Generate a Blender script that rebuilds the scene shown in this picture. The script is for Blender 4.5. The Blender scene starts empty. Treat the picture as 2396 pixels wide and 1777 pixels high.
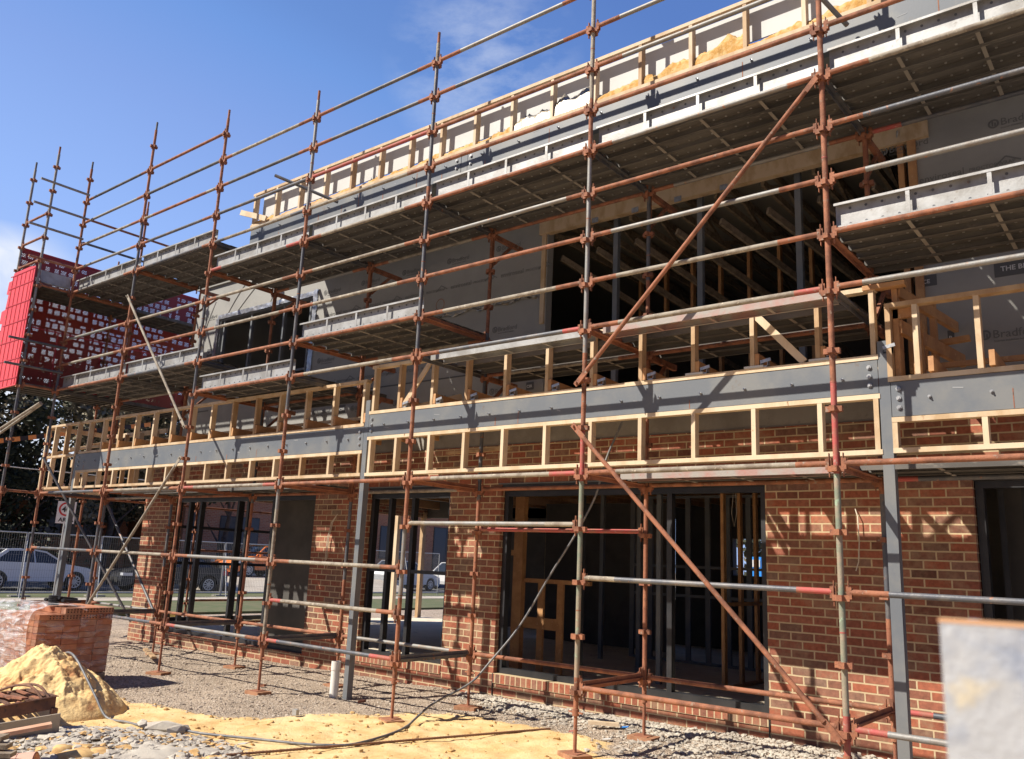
import bpy, math, random
from mathutils import Vector, Matrix, noise
random.seed(7)
R=math.radians
sc=bpy.context.scene; COL=sc.collection
# ------------------------------------------------------------------ helpers
class MB:
    def __init__(s): s.v=[];s.f=[];s.m=[];s.s=[]
    def add(s,vs,fs,m=0,sm=False):
        b=len(s.v); s.v+= [tuple(v) for v in vs]
        for f in fs: s.f.append(tuple(b+i for i in f)); s.m.append(m); s.s.append(sm)
        return s
    def box(s,x0,x1,y0,y1,z0,z1,m=0):
        v=[(x,y,z) for z in (z0,z1) for y in (y0,y1) for x in (x0,x1)]
        return s.add(v,[(0,2,3,1),(4,5,7,6),(0,1,5,4),(2,6,7,3),(0,4,6,2),(1,3,7,5)],m)
    def beam(s,p,q,w,h,m=0,up=(0,0,1)):
        p=Vector(p);q=Vector(q);d=(q-p).normalized();u=Vector(up)
        a=d.cross(u)
        if a.length<1e-4: a=d.cross(Vector((0,1,0)))
        a.normalize();b=a.cross(d)
        v=[]
        for c in (p,q):
            for i,j in ((-1,-1),(1,-1),(1,1),(-1,1)): v.append(c+a*(w/2*i)+b*(h/2*j))
        return s.add(v,[(3,2,1,0),(4,5,6,7),(0,1,5,4),(1,2,6,5),(2,3,7,6),(3,0,4,7)],m)
    def tube(s,p,q,r,n=10,m=0,r2=None,caps=True):
        p=Vector(p);q=Vector(q);d=(q-p).normalized()
        a=d.orthogonal().normalized();b=d.cross(a);r2=r if r2 is None else r2
        v=[]
        for c,rr in ((p,r),(q,r2)):
            for i in range(n):
                t=2*math.pi*i/n; v.append(c+a*math.cos(t)*rr+b*math.sin(t)*rr)
        s.add(v,[(i,(i+1)%n,n+(i+1)%n,n+i) for i in range(n)],m,True)
        if caps: s.add(v,[tuple(range(n-1,-1,-1)),tuple(range(n,2*n))],m)
        return s
    def path(s,pts,r,n=8,m=0):
        pts=[Vector(p) for p in pts];rings=[]
        a=None
        for i,p in enumerate(pts):
            d=(pts[min(i+1,len(pts)-1)]-pts[max(i-1,0)]).normalized()
            a=(d.orthogonal() if a is None else (a-d*a.dot(d))).normalized();b=d.cross(a)
            rings.append([p+a*math.cos(2*math.pi*k/n)*r+b*math.sin(2*math.pi*k/n)*r for k in range(n)])
        v=[x for rg in rings for x in rg]
        f=[(i*n+k,i*n+(k+1)%n,(i+1)*n+(k+1)%n,(i+1)*n+k) for i in range(len(pts)-1) for k in range(n)]
        s.add(v,f,m,True); s.add(v[:n],[tuple(range(n-1,-1,-1))],m); s.add(v[-n:],[tuple(range(n))],m)
        return s
    def prism(s,pts,axis,a0,a1,m=0):
        # pts 2d polygon (ccw), axis 'x','y','z'
        def P(u,v,w):
            return {'x':(w,u,v),'y':(u,w,v),'z':(u,v,w)}[axis]
        n=len(pts);v=[P(u,w,a0) for u,w in pts]+[P(u,w,a1) for u,w in pts]
        return s.add(v,[tuple(range(n-1,-1,-1)),tuple(range(n,2*n))]+[(i,(i+1)%n,n+(i+1)%n,n+i) for i in range(n)],m)
    def xf(s,M):
        s.v=[tuple(M@Vector(v)) for v in s.v]; return s
    def blob(s,c,r,m=0,sq=(1,1,1),j=.25,sm=False):
        t=(1+5**.5)/2
        V=[(-1,t,0),(1,t,0),(-1,-t,0),(1,-t,0),(0,-1,t),(0,1,t),(0,-1,-t),(0,1,-t),(t,0,-1),(t,0,1),(-t,0,-1),(-t,0,1)]
        F=[(0,11,5),(0,5,1),(0,1,7),(0,7,10),(0,10,11),(1,5,9),(5,11,4),(11,10,2),(10,7,6),(7,1,8),(3,9,4),(3,4,2),(3,2,6),(3,6,8),(3,8,9),(4,9,5),(2,4,11),(6,2,10),(8,6,7),(9,8,1)]
        a=random.random()*6.3;ca,sa=math.cos(a),math.sin(a);vs=[]
        for x,y,z in V:
            k=r/1.9*(1+random.uniform(-j,j)); x,y,z=x*k*sq[0],y*k*sq[1],z*k*sq[2]
            vs.append((c[0]+x*ca-y*sa,c[1]+x*sa+y*ca,c[2]+z))
        return s.add(vs,F,m,sm)
def build(name,mb,mats,parent=None,origin=None):
    me=bpy.data.meshes.new(name)
    if not isinstance(mats,(list,tuple)): mats=[mats]
    if mats[0] is M.get('pine') and 'pinec' in M: mats=[M[random.choice(['pine','pine','pineb','pineb','pinec'])]]
    if parent is not None: o0=Vector(parent['_w'])
    elif origin is not None: o0=Vector(origin)
    else:
        xs=[v[0] for v in mb.v];ys=[v[1] for v in mb.v];zs=[v[2] for v in mb.v]
        o0=Vector(((min(xs)+max(xs))/2,(min(ys)+max(ys))/2,min(zs)))
    me.from_pydata([(v[0]-o0.x,v[1]-o0.y,v[2]-o0.z) for v in mb.v],[],mb.f)
    for m in mats: me.materials.append(m)
    me.polygons.foreach_set('material_index',mb.m); me.polygons.foreach_set('use_smooth',mb.s)
    me.update()
    o=bpy.data.objects.new(name,me); COL.objects.link(o)
    o['_w']=tuple(o0)
    if parent is not None: o.parent=parent
    else: o.location=o0
    return o
def thing(name,label,cat,loc,group=None):
    o=bpy.data.objects.new(name,None); COL.objects.link(o); o.location=loc; o['_w']=tuple(loc)
    o['label']=label;o['category']=cat; o.empty_display_size=.2
    if group:o['group']=group
    return o
def tag(o,label,cat,group=None,kind=None):
    o['label']=label;o['category']=cat
    if group:o['group']=group
    if kind:o['kind']=kind
    return o
def struct(o,label=None):
    o['kind']='structure'
    if label:o['label']=label
    return o
# ------------------------------------------------------------------ materials
def mat(name,base,rough=.7,metal=0.0,c2=None,c3=None,scale=6,detail=6,lo=.42,hi=.6,lo3=.6,hi3=.68,scale3=25,bump=0.0,bscale=40,stretch=None,spec=.5):
    m=bpy.data.materials.new(name);m.use_nodes=True;nt=m.node_tree;N=nt.nodes;L=nt.links
    b=N['Principled BSDF'];b.inputs['Roughness'].default_value=rough;b.inputs['Metallic'].default_value=metal
    b.inputs['Specular IOR Level'].default_value=spec
    b.inputs['Base Color'].default_value=(*base,1)
    g=N.new('ShaderNodeNewGeometry');vec=g.outputs['Position']
    if stretch:
        mp=N.new('ShaderNodeMapping');mp.inputs['Scale'].default_value=stretch;L.new(vec,mp.inputs[0]);vec=mp.outputs[0]
    def nz(sca,det=detail,ro=.6):
        n=N.new('ShaderNodeTexNoise');n.inputs['Scale'].default_value=sca;n.inputs['Detail'].default_value=det;n.inputs['Roughness'].default_value=ro
        L.new(vec,n.inputs['Vector']);return n.outputs['Fac']
    col=None
    def mx(fac,a,bb):
        x=N.new('ShaderNodeMix');x.data_type='RGBA'
        L.new(fac,x.inputs[0])
        if isinstance(a,tuple): x.inputs[6].default_value=(*a,1)
        else: L.new(a,x.inputs[6])
        x.inputs[7].default_value=(*bb,1);return x.outputs[2]
    def rng(f,a,bb):
        r=N.new('ShaderNodeMapRange');r.inputs[1].default_value=a;r.inputs[2].default_value=bb;L.new(f,r.inputs[0]);return r.outputs[0]
    col=base
    if c2: col=mx(rng(nz(scale),lo,hi),col,c2)
    if c3: col=mx(rng(nz(scale3),lo3,hi3),col,c3)
    if not isinstance(col,tuple): L.new(col,b.inputs['Base Color'])
    if bump:
        bp=N.new('ShaderNodeBump');bp.inputs['Strength'].default_value=bump;bp.inputs['Distance'].default_value=.01
        L.new(nz(bscale,5),bp.inputs['Height']);L.new(bp.outputs[0],b.inputs['Normal'])
    return m
M={}
M['orange']=mat('rusty_orange_paint',(.34,.135,.072),.8,0,(.185,.075,.042),(.28,.21,.16),7,8,.44,.6,.6,.68,24,.5,90)
M['rust']=mat('brown_rust',(.27,.105,.06),.85,0,(.36,.15,.08),(.14,.07,.05),6,6,.4,.6,.58,.7,22,.5,80)
M['grey']=mat('galvanised_tube',(.27,.265,.25),.55,.25,(.24,.21,.18),(.38,.19,.11),6,6,.45,.6,.64,.7,18,.25,60)
M['dark']=mat('dark_painted_tube',(.10,.105,.12),.5,.2,(.17,.16,.155),(.32,.16,.10),5,6,.45,.62,.62,.68,16,.25,60)
M['tan']=mat('cement_splashed_tube',(.34,.30,.24),.8,.1,(.22,.18,.14),(.50,.44,.34),7,6,.45,.6,.6,.66,25,.5,60)
M['green']=mat('flaked_green_tube',(.20,.23,.17),.65,.1,(.33,.26,.19),(.30,.40,.28),5,6,.42,.58,.6,.66,12,.3,60)
M['red']=mat('faded_red_paint',(.42,.085,.075),.7,0,(.33,.12,.08),(.38,.24,.19),9,6,.44,.6,.6,.68,28,.2,60)
M['galv']=mat('galvanised_plank',(.40,.40,.395),.5,.3,(.28,.27,.255),(.22,.19,.16),4,6,.42,.62,.62,.75,20,.12,60)
M['galvdirty']=mat('dirty_plank_steel',(.155,.143,.128),.75,.1,(.09,.082,.074),(.30,.26,.215),3,7,.4,.62,.6,.74,14,.15,40,(.35,1.6,1))
M['steel']=mat('grey_primed_steel',(.135,.15,.17),.5,0,(.185,.19,.19),(.15,.11,.085),1.9,8,.44,.60,.66,.74,4.5,.06,60)
M['bolt']=mat('zinc_bolt',(.55,.55,.55),.4,.7,(.4,.4,.4),None,30)
M['pine']=mat('pine_timber',(.60,.45,.29),.65,0,(.47,.32,.175),(.33,.19,.09),6,5,.45,.62,.69,.74,7,.1,50,(1,1,.5))
M['pinered']=mat('treated_pine',(.52,.28,.12),.7,0,(.42,.21,.09),(.60,.38,.2),6,5,.42,.6,.62,.72,12,.1,50)
M['concrete']=mat('raw_concrete',(.33,.31,.27),.9,0,(.26,.24,.21),(.20,.18,.16),2.5,7,.42,.6,.62,.74,8,.2,40)
M['slabfloor']=mat('slab_floor',(.80,.70,.54),.85,0,(.70,.60,.46),(.25,.2,.16),1.2,6,.4,.6,.62,.74,5,.05,40)
M['wrap']=mat('building_wrap',(.31,.305,.285),.75,0,(.27,.265,.25),None,1.2,5,.42,.6,.6,.7,8,1.0,2.2)
M['wrapdark']=mat('wrap_print_and_gap_shade',(.10,.10,.10),.7)
M['ink']=mat('wrap_ink',(.16,.16,.155),.7)
M['white_ink']=mat('white_print',(.6,.6,.58),.7)
M['foil']=mat('crumpled_foil',(.42,.41,.39),.42,.9,(.26,.22,.16),None,9,5,.4,.6,.6,.7,20,.7,12)
M['black']=mat('black_aluminium',(.022,.023,.026),.45,.1,(.035,.035,.038),None,3)
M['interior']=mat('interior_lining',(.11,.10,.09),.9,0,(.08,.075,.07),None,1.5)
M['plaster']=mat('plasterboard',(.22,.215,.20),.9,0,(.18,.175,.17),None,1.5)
M['panelwhite']=mat('white_lining_sheet',(.58,.58,.565),.7,0,(.53,.53,.515),None,1.5)
M['insul']=mat('yellow_insulation',(.50,.27,.075),.98,0,(.62,.42,.19),(.33,.16,.04),14,6,.42,.6,.62,.7,20,1.0,50)
M['roof']=mat('roof_sheet',(.30,.29,.26),.6,.2)
M['redmesh_solid']=mat('red_plastic',(.72,.07,.085),.45,0,(.66,.06,.08),None,2)
M['redrib']=mat('red_plastic_rib',(.50,.035,.05),.45)
M['pvc']=mat('white_pvc',(.78,.76,.70),.4,0,(.70,.67,.60),None,4)
M['terra']=mat('salmon_pipe',(.72,.42,.30),.45,0,(.66,.37,.27),None,5)
M['cable']=mat('grey_hose',(.13,.135,.15),.5,0,(.22,.215,.205),None,14)
M['cream']=mat('cream_cord',(.62,.56,.44),.6)
M['boardpink']=mat('raw_plank',(.62,.38,.25),.75,0,(.55,.30,.18),None,6,5,.42,.6,.6,.7,8,.1,50)
M['sheet']=mat('fibre_cement',(.32,.265,.20),.85,0,(.36,.30,.23),None,3,5,.42,.6,.6,.7,8,.15,60)
M['old_or_shaded_wood']=mat('weathered_or_shaded_timber',(.30,.235,.16),.85,0,(.19,.145,.10),(.40,.33,.25),5,6,.42,.6,.6,.7,22,.4,50,(.6,3,3))  # weathered wood; also stands in for interior timber darkened by shade
M['rustdark']=mat('dark_rusted_steel',(.12,.06,.04),.85,0,(.22,.10,.055),(.06,.04,.035),5,6,.42,.6,.6,.7,16,.4,60)
M['rebar']=mat('rebar_rust',(.25,.12,.06),.85,0,(.16,.08,.045),None,20)
M['sole']=mat('sole_board',(.40,.20,.11),.85,0,(.30,.14,.07),(.5,.30,.18),8,5,.42,.6,.62,.7,20,.3,60,(1,4,1))
M['sandm']=mat('yellow_sand',(.82,.58,.27),.95,0,(.68,.43,.18),(.42,.20,.08),3.2,8,.44,.62,.56,.66,3.2,1.0,30)
M['stone']=mat('grey_stone',(.52,.47,.39),.9,0,(.38,.335,.28),(.64,.59,.50),3,6,.4,.6,.6,.7,9,.5,60)
M['pebble']=mat('gravel_pebble',(.50,.42,.335),.9,0,(.34,.275,.215),(.62,.56,.48),9,4,.42,.6,.6,.68,30,.3,60)
M['clod']=mat('sand_clod',(.66,.43,.18),.95,0,(.48,.28,.11),None,9)
M['asphalt']=mat('asphalt',(.12,.12,.12),.9,0,(.10,.10,.10),None,.7,6)
M['footpath']=mat('footpath_concrete',(.50,.44,.36),.9,0,(.42,.36,.29),None,.8,6)
M['grass']=mat('verge_grass',(.085,.105,.04),.95,0,(.13,.125,.06),(.20,.165,.09),1.5,7,.42,.6,.6,.7,9,.8,15)
M['glass']=mat('car_glass',(.025,.03,.035),.08,0)
M['tyre']=mat('tyre_rubber',(.02,.02,.02),.8)
M['alloy']=mat('alloy_wheel',(.55,.55,.56),.35,.6)
M['white_paint']=mat('white_car_paint',(.74,.74,.74),.25)
M['orange_paint']=mat('orange_car_paint',(.78,.20,.04),.25)
M['blue_paint']=mat('dark_blue_car_paint',(.05,.065,.11),.25)
M['dark_paint']=mat('charcoal_car_paint',(.035,.036,.04),.25)
M['silver_paint']=mat('silver_car_paint',(.5,.52,.55),.3,.3)
M['lamp']=mat('headlight_glass',(.7,.72,.75),.12,.2)
M['redlamp']=mat('tail_light',(.55,.03,.03),.2)
M['fence']=mat('fence_steel',(.42,.42,.42),.5,.4)
M['wire']=mat('dull_wire',(.26,.25,.24),.6,.3)
M['pineb']=mat('pine_timber_pale',(.68,.54,.37),.65,0,(.56,.41,.25),(.30,.16,.07),4,5,.45,.62,.70,.74,9,.15,50,(1,1,.35))
M['pinec']=mat('pine_timber_dark',(.50,.34,.19),.7,0,(.40,.25,.13),(.28,.15,.07),8,5,.42,.6,.68,.73,8,.15,50,(1,1,.35))
M['rungs']=mat('plank_stiffener',(.30,.27,.23),.8)
M['scuff']=mat('pale_scuff',(.30,.31,.32),.7)
M['tape']=mat('silver_flashing_tape',(.62,.63,.66),.35,.85,(.45,.46,.49),None,9,4,.4,.6,.6,.7,20,.6,14)
M['bark']=mat('bark',(.11,.08,.055),.9,0,(.07,.05,.04),None,6)
M['leaf']=mat('dark_leaves',(.034,.042,.02),.75,0,(.055,.056,.028),(.022,.026,.014),3)
M['leafdry']=mat('dry_leaves',(.24,.20,.12),.7,0,(.15,.13,.075),None,3)
M['window_dark']=mat('house_window_glass',(.05,.055,.06),.15)
M['blind']=mat('pale_blind',(.33,.32,.30),.7)
M['tile']=mat('roof_tile',(.20,.09,.06),.8,0,(.15,.07,.05),None,3)
M['signwhite']=mat('sign_white',(.75,.75,.74),.5)
M['signred']=mat('sign_red',(.55,.03,.03),.5)
M['signblack']=mat('sign_black',(.02,.02,.02),.5)
M['hazblack']=mat('hazard_black',(.02,.02,.02),.6)
M['hazorange']=mat('hazard_orange',(.72,.30,.08),.6)
M['blue']=mat('blue_site_sheet',(.02,.25,.75),.5)
M['galvpost']=mat('weathered_galvanised_post',(.50,.50,.50),.5,.3,(.30,.33,.40),(.62,.54,.40),22,5,.42,.58,.58,.70,34,.2,60)
M['rustedge']=mat('rusty_post_edge',(.60,.33,.17),.8)
M['brickhole']=mat('brick_core_hole',(.03,.015,.01),.9)
M['yellow']=mat('yellow_block',(.75,.62,.18),.7)
M['blackpipe']=mat('black_corrugated_pipe',(.025,.025,.027),.4)
# plastic wrap
def plastic():
    m=bpy.data.materials.new('clear_shrink_wrap');m.use_nodes=True;nt=m.node_tree;N=nt.nodes;L=nt.links
    b=N['Principled BSDF'];b.inputs['Base Color'].default_value=(.86,.86,.88,1);b.inputs['Roughness'].default_value=.16
    g=N.new('ShaderNodeNewGeometry');mp=N.new('ShaderNodeMapping');mp.inputs['Rotation'].default_value=(.5,.9,.3);mp.inputs['Scale'].default_value=(1,1,3.5)
    L.new(g.outputs['Position'],mp.inputs[0])
    n=N.new('ShaderNodeTexNoise');n.inputs['Scale'].default_value=4;n.inputs['Detail'].default_value=7;n.inputs['Distortion'].default_value=1.2;L.new(mp.outputs[0],n.inputs['Vector'])
    r=N.new('ShaderNodeMapRange');r.inputs[1].default_value=.42;r.inputs[2].default_value=.66;r.inputs[3].default_value=.10;r.inputs[4].default_value=.62
    L.new(n.outputs['Fac'],r.inputs[0]);L.new(r.outputs[0],b.inputs['Alpha'])
    bp=N.new('ShaderNodeBump');bp.inputs['Strength'].default_value=1;bp.inputs['Distance'].default_value=.05;L.new(n.outputs['Fac'],bp.inputs['Height']);L.new(bp.outputs[0],b.inputs['Normal'])
    return m
M['plastic']=plastic()
# bricks : world-position driven, front faces use x, returns use y
def brick(name,pal,mortar,bw=.24,rh=.086,off=.5,zoff=0.0,msize=.016,dark=(.5,.5),uoff=0.0):
    m=bpy.data.materials.new(name);m.use_nodes=True;nt=m.node_tree;N=nt.nodes;L=nt.links
    b=N['Principled BSDF'];b.inputs['Roughness'].default_value=.88
    g=N.new('ShaderNodeNewGeometry')
    sp=N.new('ShaderNodeSeparateXYZ');L.new(g.outputs['Position'],sp.inputs[0])
    sn=N.new('ShaderNodeSeparateXYZ');L.new(g.outputs['True Normal'],sn.inputs[0])
    ab=N.new('ShaderNodeMath');ab.operation='ABSOLUTE';L.new(sn.outputs[0],ab.inputs[0])
    gt=N.new('ShaderNodeMath');gt.operation='GREATER_THAN';gt.inputs[1].default_value=.7;L.new(ab.outputs[0],gt.inputs[0])
    mu=N.new('ShaderNodeMix');L.new(gt.outputs[0],mu.inputs[0]);L.new(sp.outputs[0],mu.inputs[2]);L.new(sp.outputs[1],mu.inputs[3])
    # slight wobble of joints
    nz=N.new('ShaderNodeTexNoise');nz.inputs['Scale'].default_value=5;nz.inputs['Detail'].default_value=3;L.new(g.outputs['Position'],nz.inputs['Vector'])
    w=N.new('ShaderNodeMath');w.operation='MULTIPLY_ADD';w.inputs[1].default_value=.012;w.inputs[2].default_value=-.006+uoff;L.new(nz.outputs['Fac'],w.inputs[0])
    au=N.new('ShaderNodeMath');au.operation='ADD';L.new(mu.outputs[0],au.inputs[0]);L.new(w.outputs[0],au.inputs[1])
    az=N.new('ShaderNodeMath');az.operation='ADD';L.new(sp.outputs[2],az.inputs[0])
    w2=N.new('ShaderNodeMath');w2.operation='MULTIPLY_ADD';w2.inputs[1].default_value=.008;w2.inputs[2].default_value=-.004-zoff;L.new(nz.outputs['Fac'],w2.inputs[0]);L.new(w2.outputs[0],az.inputs[1])
    cb=N.new('ShaderNodeCombineXYZ');L.new(au.outputs[0],cb.inputs[0]);L.new(az.outputs[0],cb.inputs[1])
    bt=N.new('ShaderNodeTexBrick');bt.offset=off;bt.squash=1;L.new(cb.outputs[0],bt.inputs['Vector'])
    bt.inputs['Color1'].default_value=(0,0,0,1);bt.inputs['Color2'].default_value=(1,1,1,1);bt.inputs['Mortar'].default_value=(.5,.5,.5,1)
    bt.inputs['Scale'].default_value=1;bt.inputs['Mortar Size'].default_value=msize/2;bt.inputs['Mortar Smooth'].default_value=.1;bt.inputs['Bias'].default_value=0
    bt.inputs['Brick Width'].default_value=bw;bt.inputs['Row Height'].default_value=rh
    cr=N.new('ShaderNodeValToRGB');cr.color_ramp.interpolation='LINEAR'
    while len(cr.color_ramp.elements)<len(pal): cr.color_ramp.elements.new(.5)
    for i,(e,c) in enumerate(zip(cr.color_ramp.elements,pal)): e.position=i/(len(pal)-1);e.color=(*c,1)
    L.new(bt.outputs['Color'],cr.inputs[0])
    n2=N.new('ShaderNodeTexNoise');n2.inputs['Scale'].default_value=22;n2.inputs['Detail'].default_value=7;n2.inputs['Roughness'].default_value=.7;L.new(g.outputs['Position'],n2.inputs['Vector'])
    r2=N.new('ShaderNodeMapRange');r2.inputs[1].default_value=.3;r2.inputs[2].default_value=.75;r2.inputs[3].default_value=.68;r2.inputs[4].default_value=1.3;L.new(n2.outputs['Fac'],r2.inputs[0])
    ml=N.new('ShaderNodeVectorMath');ml.operation='SCALE';L.new(cr.outputs[0],ml.inputs[0]);L.new(r2.outputs[0],ml.inputs['Scale'])
    # mortar smears / efflorescence
    n3=N.new('ShaderNodeTexNoise');n3.inputs['Scale'].default_value=3.2;n3.inputs['Detail'].default_value=8;n3.inputs['Roughness'].default_value=.7;L.new(g.outputs['Position'],n3.inputs['Vector'])
    r3=N.new('ShaderNodeMapRange');r3.inputs[1].default_value=.50;r3.inputs[2].default_value=.76;r3.inputs[4].default_value=.62;L.new(n3.outputs['Fac'],r3.inputs[0])
    mxs=N.new('ShaderNodeMix');mxs.data_type='RGBA';L.new(r3.outputs[0],mxs.inputs[0]);L.new(ml.outputs[0],mxs.inputs[6]);mxs.inputs[7].default_value=(*[c*.75 for c in mortar],1)
    mm=N.new('ShaderNodeMix');mm.data_type='RGBA';L.new(bt.outputs['Fac'],mm.inputs[0]);L.new(mxs.outputs[2],mm.inputs[6])
    mn=N.new('ShaderNodeMix');mn.data_type='RGBA';L.new(n2.outputs['Fac'],mn.inputs[0]);mn.inputs[6].default_value=(*[c*.75 for c in mortar],1);mn.inputs[7].default_value=(*[min(1,c*1.2) for c in mortar],1)
    L.new(mn.outputs[2],mm.inputs[7])
    L.new(mm.outputs[2],b.inputs['Base Color'])
    hm=N.new('ShaderNodeMath');hm.operation='MULTIPLY_ADD';hm.inputs[1].default_value=-1;L.new(bt.outputs['Fac'],hm.inputs[0]);
    hn=N.new('ShaderNodeMath');hn.operation='MULTIPLY';hn.inputs[1].default_value=.5;L.new(n2.outputs['Fac'],hn.inputs[0]);L.new(hn.outputs[0],hm.inputs[2])
    bp=N.new('ShaderNodeBump');bp.inputs['Strength'].default_value=.8;bp.inputs['Distance'].default_value=.006;L.new(hm.outputs[0],bp.inputs['Height']);L.new(bp.outputs[0],b.inputs['Normal'])
    return m
PAL=[(.13,.058,.038),(.33,.10,.052),(.39,.12,.062),(.27,.09,.054),(.36,.135,.078),(.19,.10,.068),(.31,.10,.056),(.24,.15,.105)]
M['brick']=brick('red_brick',PAL,(.56,.43,.26),zoff=.03)
M['soldier']=brick('soldier_brick',PAL,(.56,.43,.26),bw=.086,rh=.124,off=0,zoff=.086)
M['housebrick']=brick('house_brick',[(.34,.13,.07),(.48,.20,.11),(.40,.15,.085)],(.46,.33,.22),zoff=0)
M['packbrick']=brick('stacked_brick',[(.38,.16,.09),(.50,.22,.12),(.42,.18,.10),(.30,.12,.08)],(.10,.05,.035),bw=.23,rh=.076,off=0,msize=.006)
# perforated red mesh
def redmesh():
    m=bpy.data.materials.new('perforated_red_mesh');m.use_nodes=True;nt=m.node_tree;N=nt.nodes;L=nt.links
    b=N['Principled BSDF'];b.inputs['Base Color'].default_value=(.30,.03,.018,1);b.inputs['Roughness'].default_value=.45
    g=N.new('ShaderNodeNewGeometry');sp=N.new('ShaderNodeSeparateXYZ');L.new(g.outputs['Position'],sp.inputs[0])
    cb=N.new('ShaderNodeCombineXYZ');L.new(sp.outputs[1],cb.inputs[0]);L.new(sp.outputs[2],cb.inputs[1])
    def brk(bw,rh,ms,off,vec):
        t=N.new('ShaderNodeTexBrick');t.offset=off;t.inputs['Scale'].default_value=1;t.inputs['Brick Width'].default_value=bw;t.inputs['Row Height'].default_value=rh
        t.inputs['Mortar Size'].default_value=ms;t.inputs['Mortar Smooth'].default_value=0;L.new(vec,t.inputs['Vector']);return t
    A=brk(.155,.145,.022,.37,cb.outputs[0])
    A2=brk(.92,1.24,.05,0,cb.outputs[0])
    H=brk(.034,.028,.0072,.5,cb.outputs[0])
    # random solid patches
    st=N.new('ShaderNodeMath');st.operation='MAXIMUM';L.new(A.outputs['Fac'],st.inputs[0]);L.new(A2.outputs['Fac'],st.inputs[1])
    s2=N.new('ShaderNodeMath');s2.operation='MAXIMUM';L.new(st.outputs[0],s2.inputs[0]);L.new(H.outputs['Fac'],s2.inputs[1])
    cmp=N.new('ShaderNodeMath');cmp.operation='LESS_THAN';cmp.inputs[1].default_value=.16;
    A.inputs['Color1'].default_value=(0,0,0,1);A.inputs['Color2'].default_value=(1,1,1,1);L.new(A.outputs['Color'],cmp.inputs[0])
    s3=N.new('ShaderNodeMath');s3.operation='MAXIMUM';L.new(s2.outputs[0],s3.inputs[0]);L.new(cmp.outputs[0],s3.inputs[1])
    L.new(s3.outputs[0],b.inputs['Alpha'])
    return m
M['redmesh']=redmesh()
# ------------------------------------------------------------------ world, sun, camera
SUN=Vector((.70,1,-1.20)).normalized()
elev=math.asin(-SUN.z); az=math.atan2(-SUN.x,-SUN.y)   # direction towards the sun
w=bpy.data.worlds.new('World');sc.world=w;w.use_nodes=True;nt=w.node_tree;N=nt.nodes;L=nt.links
bg=N['Background'];sky=N.new('ShaderNodeTexSky');sky.sky_type='NISHITA';sky.sun_disc=False
sky.sun_elevation=elev;sky.sun_rotation=az;sky.air_density=1.0;sky.dust_density=.3;sky.ozone_density=2.5
bg.inputs['Strength'].default_value=.105
WISP=(-.5666,.6238,.5384)
tc=N.new('ShaderNodeTexCoord');sx=N.new('ShaderNodeSeparateXYZ');L.new(tc.outputs['Generated'],sx.inputs[0])
mp=N.new('ShaderNodeMapping');mp.inputs['Scale'].default_value=(1.0,1.6,3.2);mp.inputs['Location'].default_value=(.35,.2,.1);L.new(tc.outputs['Generated'],mp.inputs[0])
cn=N.new('ShaderNodeTexNoise');cn.inputs['Scale'].default_value=2.3;cn.inputs['Detail'].default_value=8;cn.inputs['Roughness'].default_value=.56;cn.inputs['Distortion'].default_value=.5;L.new(mp.outputs[0],cn.inputs['Vector'])
cr=N.new('ShaderNodeMapRange');cr.inputs[1].default_value=.72;cr.inputs[2].default_value=.9;cr.inputs[4].default_value=.4;L.new(cn.outputs['Fac'],cr.inputs[0])
# low bank of cloud on the left horizon
zr=N.new('ShaderNodeMapRange');zr.inputs[1].default_value=.315;zr.inputs[2].default_value=.285;L.new(sx.outputs[2],zr.inputs[0])
xr=N.new('ShaderNodeMapRange');xr.inputs[1].default_value=-.885;xr.inputs[2].default_value=-.905;L.new(sx.outputs[0],xr.inputs[0])
pr=N.new('ShaderNodeMath');pr.operation='MULTIPLY';L.new(zr.outputs[0],pr.inputs[0]);L.new(xr.outputs[0],pr.inputs[1])
c2=N.new('ShaderNodeMapRange');c2.inputs[1].default_value=.30;c2.inputs[2].default_value=.48;L.new(cn.outputs['Fac'],c2.inputs[0])
pm=N.new('ShaderNodeMath');pm.operation='MULTIPLY';L.new(pr.outputs[0],pm.inputs[0]);L.new(c2.outputs[0],pm.inputs[1])
mxx=N.new('ShaderNodeMath');mxx.operation='MAXIMUM';L.new(cr.outputs[0],mxx.inputs[0]);L.new(pm.outputs[0],mxx.inputs[1])
mx=N.new('ShaderNodeMix');mx.data_type='RGBA';L.new(mxx.outputs[0],mx.inputs[0])
pass
def mth(op,a,b_):
    n=N.new('ShaderNodeMath');n.operation=op
    for k,v in enumerate((a,b_)):
        if isinstance(v,(int,float)): n.inputs[k].default_value=v
        else: L.new(v,n.inputs[k])
    return n.outputs[0]
tt=mth('ADD',mth('MULTIPLY',sx.outputs[2],.75),mth('MULTIPLY',mth('ADD',sx.outputs[0],.9),.4))
srp=N.new('ShaderNodeValToRGB');L.new(tt,srp.inputs[0])
def lin(c): return tuple(((v/255+.055)/1.055)**2.4 for v in c)
cs=[(.0,(196,218,255)),(.268,(155,190,255)),(.39,(136,170,238)),(.474,(115,158,230)),(.512,(107,148,219)),(.636,(92,130,203)),(1.0,(70,108,185))]
while len(srp.color_ramp.elements)<len(cs): srp.color_ramp.elements.new(.5)
for e,(p_,c_) in zip(srp.color_ramp.elements,cs): e.position=p_;e.color=(*lin(c_),1)
K=1/.105/1.46
scl=N.new('ShaderNodeVectorMath');scl.operation='SCALE';scl.inputs['Scale'].default_value=K;L.new(srp.outputs[0],scl.inputs[0])
blend=N.new('ShaderNodeMix');blend.data_type='RGBA';blend.inputs[0].default_value=.88;L.new(sky.outputs[0],blend.inputs[6]);L.new(scl.outputs[0],blend.inputs[7])
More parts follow.
